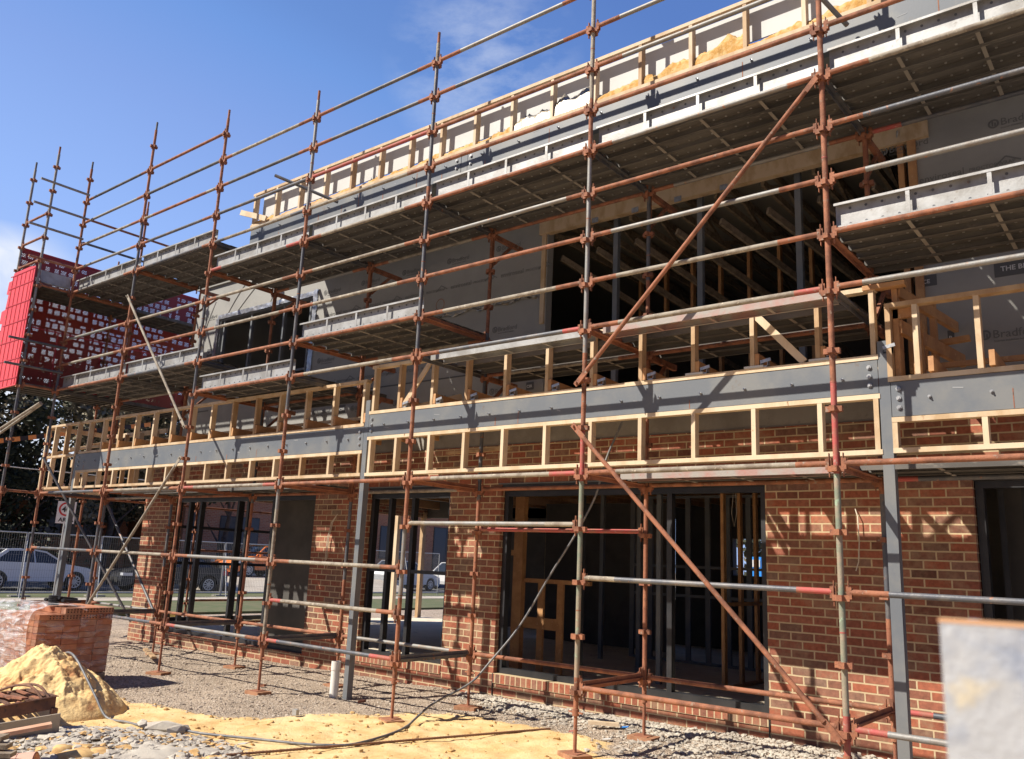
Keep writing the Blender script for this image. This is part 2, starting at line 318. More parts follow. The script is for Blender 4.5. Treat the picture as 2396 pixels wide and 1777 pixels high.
# sky dimmed behind the camera to cut the fill light on the facade
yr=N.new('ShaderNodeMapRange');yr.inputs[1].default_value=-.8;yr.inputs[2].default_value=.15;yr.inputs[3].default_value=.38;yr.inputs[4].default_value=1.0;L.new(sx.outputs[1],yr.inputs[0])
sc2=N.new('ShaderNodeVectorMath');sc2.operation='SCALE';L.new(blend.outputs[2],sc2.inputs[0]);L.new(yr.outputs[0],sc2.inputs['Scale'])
wd=N.new('ShaderNodeVectorMath');wd.operation='DOT_PRODUCT';wd.inputs[1].default_value=WISP;L.new(tc.outputs['Generated'],wd.inputs[0])
wr_=N.new('ShaderNodeMapRange');wr_.inputs[1].default_value=.9935;wr_.inputs[2].default_value=.9995;L.new(wd.outputs['Value'],wr_.inputs[0])
wn=N.new('ShaderNodeTexNoise');wn.inputs['Scale'].default_value=9;wn.inputs['Detail'].default_value=8;wn.inputs['Roughness'].default_value=.6;L.new(mp.outputs[0],wn.inputs['Vector'])
wn2=N.new('ShaderNodeMapRange');wn2.inputs[1].default_value=.40;wn2.inputs[2].default_value=.72;wn2.inputs[4].default_value=.42;L.new(wn.outputs['Fac'],wn2.inputs[0])
mxx2=mth('MAXIMUM',mxx.outputs[0],mth('MULTIPLY',wr_.outputs[0],wn2.outputs[0]))
L.new(mxx2,mx.inputs[0])
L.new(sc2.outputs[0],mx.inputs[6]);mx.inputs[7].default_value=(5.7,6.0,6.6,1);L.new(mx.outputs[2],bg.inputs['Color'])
sl=bpy.data.lights.new('sun','SUN');sl.energy=5.0;sl.angle=R(.5);sl.color=(1,.93,.82);so=bpy.data.objects.new('sun',sl);COL.objects.link(so)
so.rotation_euler=SUN.to_track_quat('-Z','Y').to_euler();so.location=(-10,-15,20)
CAM=Vector((2.1851,-6.8767,1.6448));yaw,pitch,roll,FP=-.6818,.2142,.0444,1963.75
f=Vector((math.sin(yaw)*math.cos(pitch),math.cos(yaw)*math.cos(pitch),math.sin(pitch)))
r0=Vector((math.cos(yaw),-math.sin(yaw),0));u0=r0.cross(f)
rr=math.cos(roll)*r0+math.sin(roll)*u0;uu=-math.sin(roll)*r0+math.cos(roll)*u0
cd=bpy.data.cameras.new('camera');co=bpy.data.objects.new('camera',cd);COL.objects.link(co)
co.matrix_world=Matrix(((rr.x,uu.x,-f.x,CAM.x),(rr.y,uu.y,-f.y,CAM.y),(rr.z,uu.z,-f.z,CAM.z),(0,0,0,1)))
cd.sensor_width=36;cd.lens=36*FP/2396;cd.clip_start=.05;cd.clip_end=2000
cd.dof.use_dof=True;cd.dof.focus_distance=9;cd.dof.aperture_fstop=11
sc.camera=co
sc.view_settings.view_transform='Standard';sc.view_settings.look='None';sc.view_settings.exposure=.55;sc.view_settings.gamma=1
# ------------------------------------------------------------------ ground sheet
def inpoly(x,y,P):
    c=False;n=len(P);j=n-1
    for i in range(n):
        if (P[i][1]>y)!=(P[j][1]>y) and x<(P[j][0]-P[i][0])*(y-P[i][1])/(P[j][1]-P[i][1])+P[i][0]: c=not c
        j=i
    return c
def pdist(x,y,P):
    d=1e9;n=len(P)
    for i in range(n):
        ax,ay=P[i];bx,by=P[(i+1)%n];dx,dy=bx-ax,by-ay
        t=max(0,min(1,((x-ax)*dx+(y-ay)*dy)/(dx*dx+dy*dy)));d=min(d,math.hypot(x-ax-t*dx,y-ay-t*dy))
    return d if inpoly(x,y,P) else -d
SAND=[(-8.6,-1.7),(-8.1,-1.45),(-7.3,-1.35),(-6.6,-1.32),(-6.15,-1.2),(-5.86,-.6),(-5.4,.1),(-5.0,.8),(-4.3,1.02),(-3.4,.95),(-2.7,.75),(-2.3,.3),(-1.6,.1),(-.6,-.6),(1,-2),(1,-6),(-4.0,-6),(-4.5,-2.6),(-6.3,-2.6),(-9.5,-3.2)]
def hgt(x,y):
    n=noise.noise(Vector((x*.9,y*.9,1)))*.02+noise.noise(Vector((x*5,y*5,3)))*.010+noise.noise(Vector((x*17,y*17,5)))*.006
    if inpoly(x,y,SAND): n=n*1.6+abs(noise.noise(Vector((x*3.2,y*3.2,7))))*.03
    z=-.115+n+.012*(x+5)*(1 if x>-16 else 0) if x>-16 else -.2
    z=max(min(z,-.02),-.25)
    if y>1.3 and y<2.1: z+=.05*(y-1.3)
    return z
def frange(a,b,s):
    out=[];v=a
    while v<b-1e-9: out.append(v);v+=s
    return out
GX=[-400,-200,-100,-60,-45]+frange(-40,-16,2)+frange(-16,-12,.25)+frange(-12,1.2,.045)+frange(1.2,6,.5)+[8,15,40,100,300]
GY=[-300,-100,-40,-20,-12,-8]+frange(-6,-4,.3)+frange(-4,2.1,.045)+[2.1,2.4,3,5,8,12,16]+frange(20,60,8)+[80,150,400]
gm=MB();nx,ny=len(GX),len(GY)
sand=[]
for y in GY:
    for x in GX:
        zz=hgt(x,y) if -16<x<6 and -6<y<2.2 else (-.2 if (x<-16 or y<-6 or y>12) else -.13)
        gm.v.append((x,y,zz))
        if -10.5<x<2 and -6.5<y<2.1:
            d=pdist(x,y,SAND)+noise.noise(Vector((x*1.7,y*1.7,9)))*.22+noise.noise(Vector((x*6,y*6,2)))*.08
            sand.append(max(0,min(1,.5+d*2.6)))
        else: sand.append(0)
for j in range(ny-1):
    for i in range(nx-1):
        a=j*nx+i;gm.f.append((a,a+1,a+nx+1,a+nx));gm.m.append(0);gm.s.append(True)
def ground_mat():
    m=bpy.data.materials.new('site_ground');m.use_nodes=True;nt=m.node_tree;N=nt.nodes;L=nt.links
    b=N['Principled BSDF'];b.inputs['Roughness'].default_value=.95;b.inputs['Specular IOR Level'].default_value=.2
    g=N.new('ShaderNodeNewGeometry');P=g.outputs['Position']
    def nz(s,d=6,r=.6):
        n=N.new('ShaderNodeTexNoise');n.inputs['Scale'].default_value=s;n.inputs['Detail'].default_value=d;n.inputs['Roughness'].default_value=r;L.new(P,n.inputs['Vector']);return n.outputs['Fac']
    def ramp(f,cs):
        c=N.new('ShaderNodeValToRGB')
        while len(c.color_ramp.elements)<len(cs): c.color_ramp.elements.new(.5)
        for e,(p,col) in zip(c.color_ramp.elements,cs): e.position=p;e.color=(*col,1)
        L.new(f,c.inputs[0]);return c.outputs[0]
    v=N.new('ShaderNodeTexVoronoi');v.inputs['Scale'].default_value=55;L.new(P,v.inputs['Vector'])
    sep=N.new('ShaderNodeSeparateColor');L.new(v.outputs['Color'],sep.inputs[0])
    gr=ramp(sep.outputs[0],[(0,(.27,.215,.165)),(.35,(.46,.375,.30)),(.8,(.58,.49,.40)),(1,(.70,.62,.52))])
    gn=ramp(nz(2.2,7,.65),[(.3,(.74,.70,.66)),(.7,(1.12,1.08,1.02))])
    gm_=N.new('ShaderNodeMix');gm_.data_type='RGBA';gm_.blend_type='MULTIPLY';gm_.inputs[0].default_value=1;L.new(gr,gm_.inputs[6]);L.new(gn,gm_.inputs[7])
    sd=ramp(nz(3.0,9,.7),[(.25,(.50,.29,.11)),(.4,(.70,.46,.20)),(.55,(.80,.58,.29)),(.8,(.86,.68,.40))])
    at=N.new('ShaderNodeAttribute');at.attribute_name='sand'
    k=N.new('ShaderNodeMath');k.operation='MULTIPLY_ADD';k.inputs[1].default_value=.9;L.new(nz(9,8,.75),k.inputs[0]);k.inputs[2].default_value=-.45
    a2=N.new('ShaderNodeMath');a2.operation='ADD';L.new(at.outputs['Fac'],a2.inputs[0]);L.new(k.outputs[0],a2.inputs[1])
    mr=N.new('ShaderNodeMapRange');mr.inputs[1].default_value=.4;mr.inputs[2].default_value=.62;L.new(a2.outputs[0],mr.inputs[0])
    mx=N.new('ShaderNodeMix');mx.data_type='RGBA';L.new(mr.outputs[0],mx.inputs[0]);L.new(gm_.outputs[2],mx.inputs[6]);L.new(sd,mx.inputs[7]);L.new(mx.outputs[2],b.inputs['Base Color'])
    h=N.new('ShaderNodeMath');h.operation='ADD';hh=N.new('ShaderNodeMath');hh.operation='MULTIPLY';hm_=N.new('ShaderNodeMath');hm_.operation='SUBTRACT';hm_.inputs[0].default_value=1.15;L.new(mr.outputs[0],hm_.inputs[1]);L.new(v.outputs['Distance'],hh.inputs[0]);L.new(hm_.outputs[0],hh.inputs[1]);L.new(hh.outputs[0],h.inputs[0]);L.new(nz(14,10,.78),h.inputs[1])
    bp=N.new('ShaderNodeBump');bp.inputs['Strength'].default_value=.9;bp.inputs['Distance'].default_value=.02;L.new(h.outputs[0],bp.inputs['Height']);L.new(bp.outputs[0],b.inputs['Normal'])
    return m
g=build('ground',gm,ground_mat(),origin=(0,0,0));struct(g)
at=g.data.attributes.new('sand','FLOAT','POINT');at.data.foreach_set('value',sand)
def sheet(name,x0,x1,y0,y1,z,m):
    return struct(build(name,MB().box(x0,x1,y0,y1,z-.1,z,0),m))
sheet('road',-38.5,-29.5,-80,90,-.155,M['asphalt'])
sheet('footpath',-26.9,-25.2,-60,70,-.12,M['footpath'])
sheet('grass_verge',-29.3,-26.9,-60,70,-.125,M['grass'])
sheet('site_grass',-25.2,-20.2,3,30,-.13,M['grass'])
struct(build('driveway',MB().prism([(-46,-.3),(-29.6,-.3),(-29.6,-.12),(-31.2,.30),(-32.2,.42),(-46,.42)],'y',14.6,25.0),M['footpath']))
struct(build('kerb',MB().box(-29.5,-29.3,-60,70,-.25,-.06),M['concrete']))
struct(build('kerb',MB().box(-38.7,-38.5,-60,70,-.25,-.06),M['concrete']))
sheet('far_verge',-60,-38.7,-40,22,-.13,M['grass'])
# scattered gravel, rubble
def scatter(n,fn,rs,m,sq=(1,1,.7)):
    b=MB();k=0
    while k<n:
        p=fn()
        if p is None: continue
        r=random.uniform(*rs);r=rs[0]+(rs[1]-rs[0])*random.random()**2.2
        b.blob((p[0],p[1],p[2]+r*.25),r,0,(random.uniform(.7,1.5),random.uniform(.6,1.2),random.uniform(.35,.8)),.42);k+=1
    return b
def fg():
    x=random.uniform(-14,-2.2);y=random.uniform(-1.7,2.05)
    if pdist(x,y,SAND)>.1: return None
    return (x,y,hgt(x,y))
tag(build('gravel',scatter(9000,fg,(.005,.019),None),M['pebble'],origin=(0,0,0)),'loose grey brown gravel in front of the brick wall','gravel',kind='stuff')
def fr():
    x=random.uniform(-5.6,2.6);t=random.gauss(0,.33);y=2.02-abs(t)*.9
    if x<-2.5: y=min(2.05,y)
    else: y=2.05-abs(random.gauss(0,.75))
    if x<-5.0: y=2.06-abs(random.gauss(0,.12))
    return (x,y,hgt(x,y)) if y<2.07 and y>.2 else None
tag(build('rubble',scatter(11000,fr,(.005,.032),None),M['stone'],origin=(0,0,0)),'pale crushed concrete rubble along the foot of the brick wall','rubble',kind='stuff')
def fc():
    x=random.uniform(-8,.5);y=random.uniform(-3.5,1)
    if pdist(x,y,SAND)<0: return None
    return (x,y,hgt(x,y))
tag(build('sand_clods',scatter(900,fc,(.006,.03),None),M['clod'],origin=(0,0,0)),'small lumps of yellow sand on the trodden sand','sand',kind='stuff')
def mound(cx,cy,rx,ry,h,rot,nzs,pit=0,seed=0,N_=90):
    b=MB();ca,sa=math.cos(rot),math.sin(rot)
    for j in range(N_+1):
        for i in range(N_+1):
            u=(i/N_*2-1);v=(j/N_*2-1);d=math.hypot(u,v)
            x=u*rx;y=v*ry
            k=max(0,1-d)
            z=h*(k**.78)*(1 if k<.82 else 1)
            z=min(z,h*.9+(z-h*.9)*.4)
            X=cx+x*ca-y*sa;Y=cy+x*sa+y*ca
            q=noise.noise(Vector((X*2.0,Y*2.0,seed)))*.6-abs(noise.noise(Vector((X*4.5,Y*4.5,seed+3))))*.75+.15+noise.noise(Vector((X*13,Y*13,seed+5)))*.20+noise.noise(Vector((X*31,Y*31,seed+7)))*.12
            z+=nzs*q*min(1,k*3)
            if pit:
                c=noise.cell(Vector((X*9,Y*9,seed)))
                px,py=(math.floor(X*9)+.5)/9+.02*math.sin(X*30),(math.floor(Y*9)+.5)/9+.02*math.sin(Y*40)
                dd=math.hypot(X-px,Y-py)
                if c>.60 and dd<.036: z-=pit*(1-dd/.036)*min(1,k*3)
            b.v.append((X,Y,-.14+z*1.0+min(0,k-.02)*.5))
    for j in range(N_):
        for i in range(N_):
            a=j*(N_+1)+i;b.f.append((a,a+1,a+N_+2,a+N_+1));b.m.append(0);b.s.append(True)
    return b
b=mound(-7.95,-2.42,1.08,.80,.68,.18,.15,.022,4,190)
SANDV=list(b.v)
tag(build('sand_pile',b,M['sandm']),'steep heap of yellow sand pitted with holes beside the brick pallet','sand pile')
b=mound(-5.55,-2.95,1.5,.85,.14,.5,.09,0,8,60)
for k in range(7500):
    a=random.random()*6.28;q=math.sqrt(random.random());u=q*math.cos(a)*1.45;v=q*math.sin(a)*.82
    X=-5.55+u*math.cos(.5)-v*math.sin(.5);Y=-2.95+u*math.sin(.5)+v*math.cos(.5)
    rr_=.006+.045*random.random()**5
    b.blob((X,Y,-.12+.14*(1-q)+.01),rr_,0,(random.uniform(.8,1.8),random.uniform(.6,1.1),random.uniform(.25,.6)),.45)
for k in range(len(b.m)):
    if (k//20)%5==0 and k>7200: b.m[k]=1
tag(build('rubble_heap',b,[M['stone'],M['clod']]),'low heap of broken grey concrete and stones in the left foreground','rubble',kind='stuff')
b=MB()
for p,r_ in (((-5.75,-2.18,-.06),.15),((-5.62,-2.1,-.06),.11),((-5.95,-2.28,-.04),.09)): b.blob(p,r_,0,(1.5,.6,.45),.2)
tag(build('concrete_lump',b,M['stone']),'broken slab of concrete lying by the hose at the foot of the sand pile','concrete lump')
b=MB()
for k in range(9): b.blob((-5.25+random.uniform(-.2,.2),-3.2+random.uniform(-.13,.13),-.09+random.uniform(0,.05)),random.uniform(.08,.16),0,(1.4,.9,.5),.15,True)
tag(build('rock',b,M['clod']),'flat tan rock at the bottom edge of the rubble heap','rock')
# ------------------------------------------------------------------ scaffold
SXs=[0,-2.458,-4.8815,-7.335,-9.763,-12.230,-14.744];XR=2.44
Z=[.4872,.9857,1.4843,1.9870,2.4887,2.9776,3.4642,3.9728,4.4676,4.9607,5.4637,5.9619,6.4415,6.9349,7.4263,7.9126,8.4056,8.9128]
YB=1.265
scf=thing('scaffold','rusty orange and grey tube scaffold with braces across the whole building front','scaffold',(-6,0,-.1))
def collar(b,x,y,z,m=1):
    # four V pressings welded round the tube
    b.tube((x,y,z-.022),(x,y,z+.022),.031,10,m)
    for dx,dy in ((1,0),(-1,0),(0,1),(0,-1)):
        px,py=-dy,dx
        for s_ in (-1,1):
            b.beam((x+dx*.024+px*s_*.022,y+dy*.024+py*s_*.022,z),(x+dx*.066+px*s_*.017,y+dy*.066+py*s_*.017,z),.007,.046,m)
        b.beam((x+dx*.062-px*.021,y+dy*.062-py*.021,z),(x+dx*.062+px*.021,y+dy*.062+py*.021,z),.008,.046,m)
def standard(x,y,zt,segs,zb=.30,jmax=17,soleg=True):
    b=MB()
    # segs: list (z_from, matkey)
    keys=[]
    for i,(z0,k) in enumerate(segs):
        z1=segs[i+1][0] if i+1<len(segs) else zt
        if k not in keys: keys.append(k)
    mats=[M[k] for k in keys]+[M['orange'],M['rust']]
    for i,(z0,k) in enumerate(segs):
        z1=segs[i+1][0] if i+1<len(segs) else zt
        b.tube((x,y,z0),(x,y,min(z1,zt)),.0243,12,keys.index(k))
    ci=len(keys)
    for j,zz in enumerate(Z):
        if zz<zt-.1 and j<=jmax: collar(b,x,y,zz,ci if random.random()<.7 else ci+1)
    b.tube((x,y,zt-.0),(x,y,zt+.16),.019,10,0)
    # spigot joints with pin hole
    for zj in (1.22,3.2,5.2,7.2):
        if zj<zt: b.tube((x,y,zj),(x,y,zj+.01),.0262,12,0)
    o=build('standard',b,mats,scf)
    return o
def jack(x,y,zb,zt):
    b=MB();b.tube((x,y,zb),(x,y,zt),.0175,10,0);b.box(x-.075,x+.075,y-.075,y+.075,zb,zb+.007,0)
    zc=zt-.03;b.tube((x,y,zc-.03),(x,y,zc+.03),.033,10,0);b.beam((x-.085,y+.01,zc),(x+.085,y-.01,zc),.014,.014,0)
    build('base_jack',b,M['rust'],scf)
FS={0:[(.28,'red'),(.62,'green'),(2.45,'red'),(3.2,'orange')],
    1:[(.28,'orange'),(.62,'green'),(2.45,'red'),(2.95,'orange'),(3.75,'grey'),(5.9,'orange'),(6.6,'tan')],
    2:[(.28,'orange'),(1.2,'grey'),(2.0,'rust'),(3.0,'orange'),(4.1,'dark'),(5.9,'orange'),(6.2,'dark'),(7.9,'tan')],
    3:[(.28,'rust'),(.6,'tan'),(2.2,'grey'),(2.6,'orange'),(3.55,'dark'),(5.9,'orange'),(6.4,'grey')],
    4:[(.28,'orange'),(3.4,'rust'),(3.9,'dark'),(5.6,'rust'),(6.3,'orange')],
    5:[(.28,'dark'),(2.0,'rust'),(4.2,'orange'),(5.9,'dark'),(7.4,'rust')],
    6:[(.28,'dark'),(1.9,'orange'),(3.3,'dark'),(5.0,'rust'),(7.2,'orange')]}
TOP={0:8.95,1:8.95,2:8.22,3:8.22,4:8.7,5:9.25,6:9.15}
for i,x in enumerate(SXs): standard(x,0,TOP[i],FS[i])
standard(XR,0,8.9,[(.28,'orange'),(4,'grey')])
for i,x in enumerate(SXs):
    zt=6.10 if i<6 else 8.75
    standard(x,YB,zt,random.choice([[(.28,'rust'),(2.4,'dark'),(4.6,'orange')],[(.28,'orange'),(1.1,'grey'),(2.3,'rust'),(4.2,'dark')],[(.28,'rust'),(1.3,'dark'),(2.4,'rust')]]) if i!=1 else [(.28,'rust'),(4.0,'orange'),(4.9,'dark')])
standard(XR,YB,6.1,[(.28,'rust')])
S7=(-14.744,-.66);S8=(-15.79,-.67)
standard(*S7,9.2,[(.28,'orange'),(2.6,'dark'),(6,'grey')]);standard(*S8,9.15,[(.28,'dark'),(5,'grey')])
standard(-14.744,3.3,6.6,[(.28,'orange'),(3,'rust')]);standard(-15.79,3.3,7.4,[(.28,'dark')])
standard(-14.744,5.6,5.0,[(.28,'orange')]);standard(-15.79,1.3,7.6,[(.28,'rust')])
SB=[]
def sole(x,y,rot,name_l):
    zb=hgt(x,y)-.005
    b=MB().box(-.14,.14,-.105,.105,0,.04);b.xf(Matrix.Translation((x,y,zb))@Matrix.Rotation(rot,4,'Z'))
    tag(build('sole_board',b,M['sole']),name_l,'sole board','timber sole boards under the scaffold feet');return zb+.04
ordn=['first','second','third','fourth','fifth','sixth','seventh','eighth']
for i,x in enumerate(SXs):
    zf=sole(x,0,random.uniform(-.5,.5),'timber sole board under the %s front scaffold foot from the right'%ordn[i]);jack(x,0,zf,.34)
    zf=sole(x,YB,random.uniform(-.5,.5),'timber sole board under the %s scaffold foot from the right beside the wall'%ordn[i]);jack(x,YB,zf,.34)
for x,y in (S7,S8,(-14.744,3.3),(-15.79,3.3),(-14.744,5.6),(-15.79,1.3)): jack(x,y,-.1,.34)
jack(XR,0,-.1,.34);jack(XR,YB,-.1,.34)
def ledger(p,q,c1,c2,c3=None,name='ledger'):
    """tube with painted ends and wedge fittings"""
    p=Vector(p);q=Vector(q);d=(q-p);Ln=d.length;d.normalize();p2=p+d*.07;q2=q-d*.07
    keys=[c1,c2,c3 or c1];mats=[M[k] for k in keys]+[M['orange']]
    b=MB();e=.28 if c1!=c2 else .0;Lq=(q2-p2).length
    if Lq<1.3: b.tube(p2,q2,.0243,10,1)
    else:
        pts=[0,random.uniform(.2,.36),Lq-random.uniform(.2,.36),Lq]
        for k,mi in enumerate((0,1,2)): b.tube(p2+d*pts[k],p2+d*pts[k+1],.0243 if k==1 else .0245,12,mi,caps=(k!=1))
    up=Vector((0,0,1))
    for c,s_ in ((p,1),(q,-1)):
        c=c+d*s_*.056
        b.beam(c-up*.045,c+up*.045,.012,.036,3,up=tuple(d)) if abs(d.z)<.5 else None
        side=d.cross(up).normalized()
        for k in (-1,1): b.beam(c+side*k*.018-up*.05+d*s_*.012,c+side*k*.018+up*.04+d*s_*.012,.005,.03,3,up=tuple(d))
        b.beam(c-up*.11,c+up*.085,.006,.024,3,up=tuple(side))
    return build(name,b,mats,scf)
BAYS={-1:(XR,0,[0,2,4,7,8,9,10,11,12]),0:(SXs[1],SXs[0],[0,2,4,7,8,9,10,11,12,13,14]),1:(SXs[2],SXs[1],[3,4,7,8,9,10,11,12,13,14,15]),
 2:(SXs[3],SXs[2],[0,1,2,4,7,8,9,10,11,12,13,14,15]),3:(SXs[4],SXs[3],[0,2,4,7,8,9,10,11,12,13,14,15]),4:(SXs[5],SXs[4],[0,2,4,8,9,10,12,13,14,15,16]),5:(SXs[6],SXs[5],[0,2,4,8,9,10,12,13,14,15,16])}
BAYS[-1]=(0,XR,BAYS[-1][2])
CC={(0,0):('orange','orange'),(0,2):('tan','dark','red'),(0,4):('orange','tan'),(0,7):('orange','tan','red'),(0,8):('orange','tan','orange'),(0,9):('orange','grey'),(0,10):('orange','orange'),(0,11):('orange','grey'),(0,12):('orange','orange'),(0,13):('orange','grey'),(0,14):('orange','grey'),
 (1,3):('tan','grey','tan'),(1,4):('orange','tan','red'),(1,7):('orange','dark','red'),(1,8):('orange','tan'),(1,9):('orange','orange'),(1,10):('orange','grey'),(1,11):('orange','orange'),(1,12):('orange','orange'),(1,13):('orange','orange'),(1,14):('rust','dark'),(1,15):('rust','grey'),
 (2,0):('red','dark','red'),(2,1):('red','tan','orange'),(2,2):('orange','tan'),(2,4):('orange','orange'),(2,7):('orange','tan'),(2,8):('orange','orange'),(2,9):('orange','tan'),(2,10):('orange','tan'),(2,11):('orange','tan'),(2,12):('tan','tan','orange'),(2,13):('red','red'),(2,14):('rust','dark'),(2,15):('rust','dark'),
 (3,0):('red','grey','orange'),(3,2):('orange','grey'),(3,4):('red','tan'),(3,7):('orange','orange'),(3,8):('orange','orange'),(3,9):('orange','tan'),(3,10):('orange','tan'),(3,11):('red','grey'),(3,12):('dark','tan'),(3,13):('dark','dark'),
 (4,2):('orange','tan'),(4,4):('orange','tan'),(4,9):('orange','orange'),(4,10):('orange','tan','orange'),(4,13):('orange','dark'),(4,14):('tan','orange'),(4,15):('dark','dark'),
 (-1,0):('red','grey'),(-1,2):('orange','dark'),(-1,4):('orange','orange'),(-1,7):('orange','grey'),(-1,8):('orange','orange'),(-1,9):('orange','grey'),(-1,10):('orange','dark'),(-1,11):('orange','tan')}
for bkey,(xa,xb,lv) in BAYS.items():
    for j in lv:
        c=CC.get((bkey,j)) or random.choice([('orange','dark'),('orange','tan'),('rust','grey'),('orange','orange')])
        ledger((xa,0,Z[j]+.045),(xb,0,Z[j]+.045),*c)
for i in range(6):
    for j in [0,4]+([3] if i==1 else [])+([7,11] if i in(1,0,3) else [8,11] if i<4 else [8]):
        c=('red','red') if j==3 else random.choice([('orange','tan'),('rust','grey'),('orange','orange')])
        ledger((SXs[i+1],YB,Z[j]+.045),(SXs[i],YB,Z[j]+.045),*c,name='inner_ledger')
for j in (0,4,11): ledger((0,YB,Z[j]+.045),(XR,YB,Z[j]+.045),'red','dark',name='inner_ledger')
DECK={-1:[8,11],0:[7,11],1:[7,11],2:[8,11],3:[7,11],4:[8,12],5:[8,12]}
def transom(x,j,y0=0,y1=YB,hop=True,name='transom'):
    z=Z[j]+.045;b=MB()
    b.beam((x,y0+.06,z),(x,y1-.06,z),.05,.008,0);b.beam((x-.021,y0+.05,z-.005),(x-.021,y1-.05,z-.005),.007,.07,0)
    b.beam((x,y0+.06,z+.02),(x,y1-.06,z+.02),.007,.045,0)
    for yy in (y0+.05,y1-.05): b.beam((x,yy,z-.1),(x,yy,z+.1),.03,.01,1)
    build(name,b,[M['rust'] if random.random()<.5 else M['dark'],M['orange']],scf)
def bracket(x,j):
    z=Z[j]+.02;b=MB();b.beam((x,YB+.04,z),(x,YB+.66,z),.05,.065,0);b.beam((x,YB+.05,z-.40),(x,YB+.42,z-.03),.035,.035,0);b.beam((x,YB+.03,z-.45),(x,YB+.03,z+.06),.04,.012,0)
    build('hop_up_bracket',b,M['orange'],scf)
for i,x in enumerate(SXs):
    js={0,4}|set(DECK.get(i,[]))|set(DECK.get(i-1,[]))
    for j in sorted(js):
        transom(x,j)
        if j>=7 and i<6: bracket(x,j)
# braces
def brace(p,q,m='orange'):
    p=Vector(p);q=Vector(q);d=(q-p).normalized();b=MB()
    b.tube(p+d*.16,q-d*.16,.022,12,0)
    for a,s_ in ((p,1),(q,-1)):
        b.beam(a-d*s_*.03,a+d*s_*.17,.052,.010,0,up=(0,1,0));b.tube(a+Vector((0,-.03,0)),a+Vector((0,.04,0)),.013,8,0)
    build('brace',b,M[m],scf)
brace((-2.50,-.07,3.43),(-.01,-.07,5.97));brace((-2.52,-.07,2.99),(-.03,-.07,.45))
brace((-12.25,-.07,5.98),(-9.80,-.07,3.47),'tan');brace((-9.80,-.07,2.98),(-12.22,-.07,.5),'tan')
def ctube(p,q,m,name='tie_tube',r=.0243):
    b=MB();b.tube(p,q,r,10,0);build(name,b,M[m],scf)
# end return rails (scaffold tube and couplers)
for z_,y0,y1,m in ((8.57,-.92,.02,'grey'),(8.06,-.98,.04,'grey'),(7.62,-1.0,.03,'grey'),(6.98,-.9,.03,'rust'),(8.06,.04,1.9,'rust'),(7.55,.03,1.4,'dark'),(5.35,-1.0,.05,'dark'),(4.86,-1.0,.05,'dark')):
    ctube((-14.70,y0,z_),(-14.70,y1,z_),m)
for j in (12,8,4): ledger((S8[0],S8[1],Z[j]+.045),(S7[0],S7[1],Z[j]+.045),'orange','orange',name='side_ledger')
for j in (13,14,15): ledger((S8[0],S8[1],Z[j]+.045),(S7[0],S7[1],Z[j]+.045),'orange','orange',name='side_ledger')
for j in (4,8,12): ledger((-14.744,0,Z[j]+.045),(-14.744,-.66,Z[j]+.045),'orange','orange',name='side_ledger')
for y0,y1 in ((0,YB),(YB,3.3),(3.3,5.6)): ledger((-14.744,y0,Z[4]+.03),(-14.744,y1,Z[4]+.03),'orange','orange',name='side_ledger')
ctube((-14.74,3.3,.55),(-14.74,5.6,.55),'orange');ctube((-14.74,3.3,1.6),(-14.74,5.6,1.6),'orange')
ctube((-15.14,-.75,3.55),(-13.4,-.75,4.0),'tan');ctube((-16.2,-1.0,3.15),(-13.38,-.78,4.02),'tan')
ctube((-14.7,-.05,3.2),(-13.0,1.2,.3),'dark');ctube((-14.7,1.3,2.4),(-12.3,1.3,.4),'dark')
# couplers tube near parapet
ctube((-8.05,-.12,7.16),(-7.30,.50,6.78),'dark','wall_tie');ctube((-.13,-.12,7.03),(.10,.50,6.76),'grey','wall_tie')
# ------------------------------------------------------------------ planks
PW=.232
def plank_mb(x0,x1,yc,zt,ax='x',ribs=True):
    """pressed steel plank, open side down; ax direction of length"""
    b=MB();w=PW/2;h=.058;t=.004
    b.box(x0,x1,-w,w,-t,0,0)
    for s_ in (-1,1):
        b.box(x0,x1,min(s_*w,s_*(w-t)),max(s_*w,s_*(w-t)),-h,-t,0)
        b.box(x0,x1,min(s_*w,s_*(w-.022)),max(s_*w,s_*(w-.022)),-h-t,-h,0)
    if ribs: b.box(x0,x1,-.030,-.026,-.018,-t,0);b.box(x0,x1,.026,.030,-.018,-t,0);b.box(x0,x1,-.026,.026,-.022,-.018,0)
    n=3
    for k in range(1,n+1):
        xx=x0+(x1-x0)*k/(n+1);b.box(xx-.016,xx+.016,-w+.024,w-.024,-h-.001,-h+.003,2)
    k=0;xx=x0+.12
    while xx<x1-.1:
        for yy in (-.07,.07):
            b.tube((xx,yy,-t-.006),(xx,yy,-t),.012,6,1)
        xx+=.13
    return b
baynames={-1:'right of the rightmost post',0:'left of the rightmost post',1:'in the second full bay',2:'in the third full bay',3:'in the fourth full bay',4:'in the fifth full bay',5:'in the leftmost bay'}
def deck(xa,xb,j,lab,ys=None,z=None,n=5):
    zt=(Z[j] if z is None else z)+.115
    ys=ys or [.09+PW/2+k*(PW+.004) for k in range(n)]
    for y in ys:
        b=plank_mb(xa+.006,xb-.006,0,0);b.xf(Matrix.Translation((0,y,zt+random.uniform(-.004,.004))))
        tag(build('scaffold_plank',b,[M['galvdirty'],M['galv'],M['rungs']]),'dirty steel plank %s'%lab,'scaffold plank','steel planks %s'%lab)
lv={7:'middle',8:'middle',11:'top',12:'top',4:'lowest'}
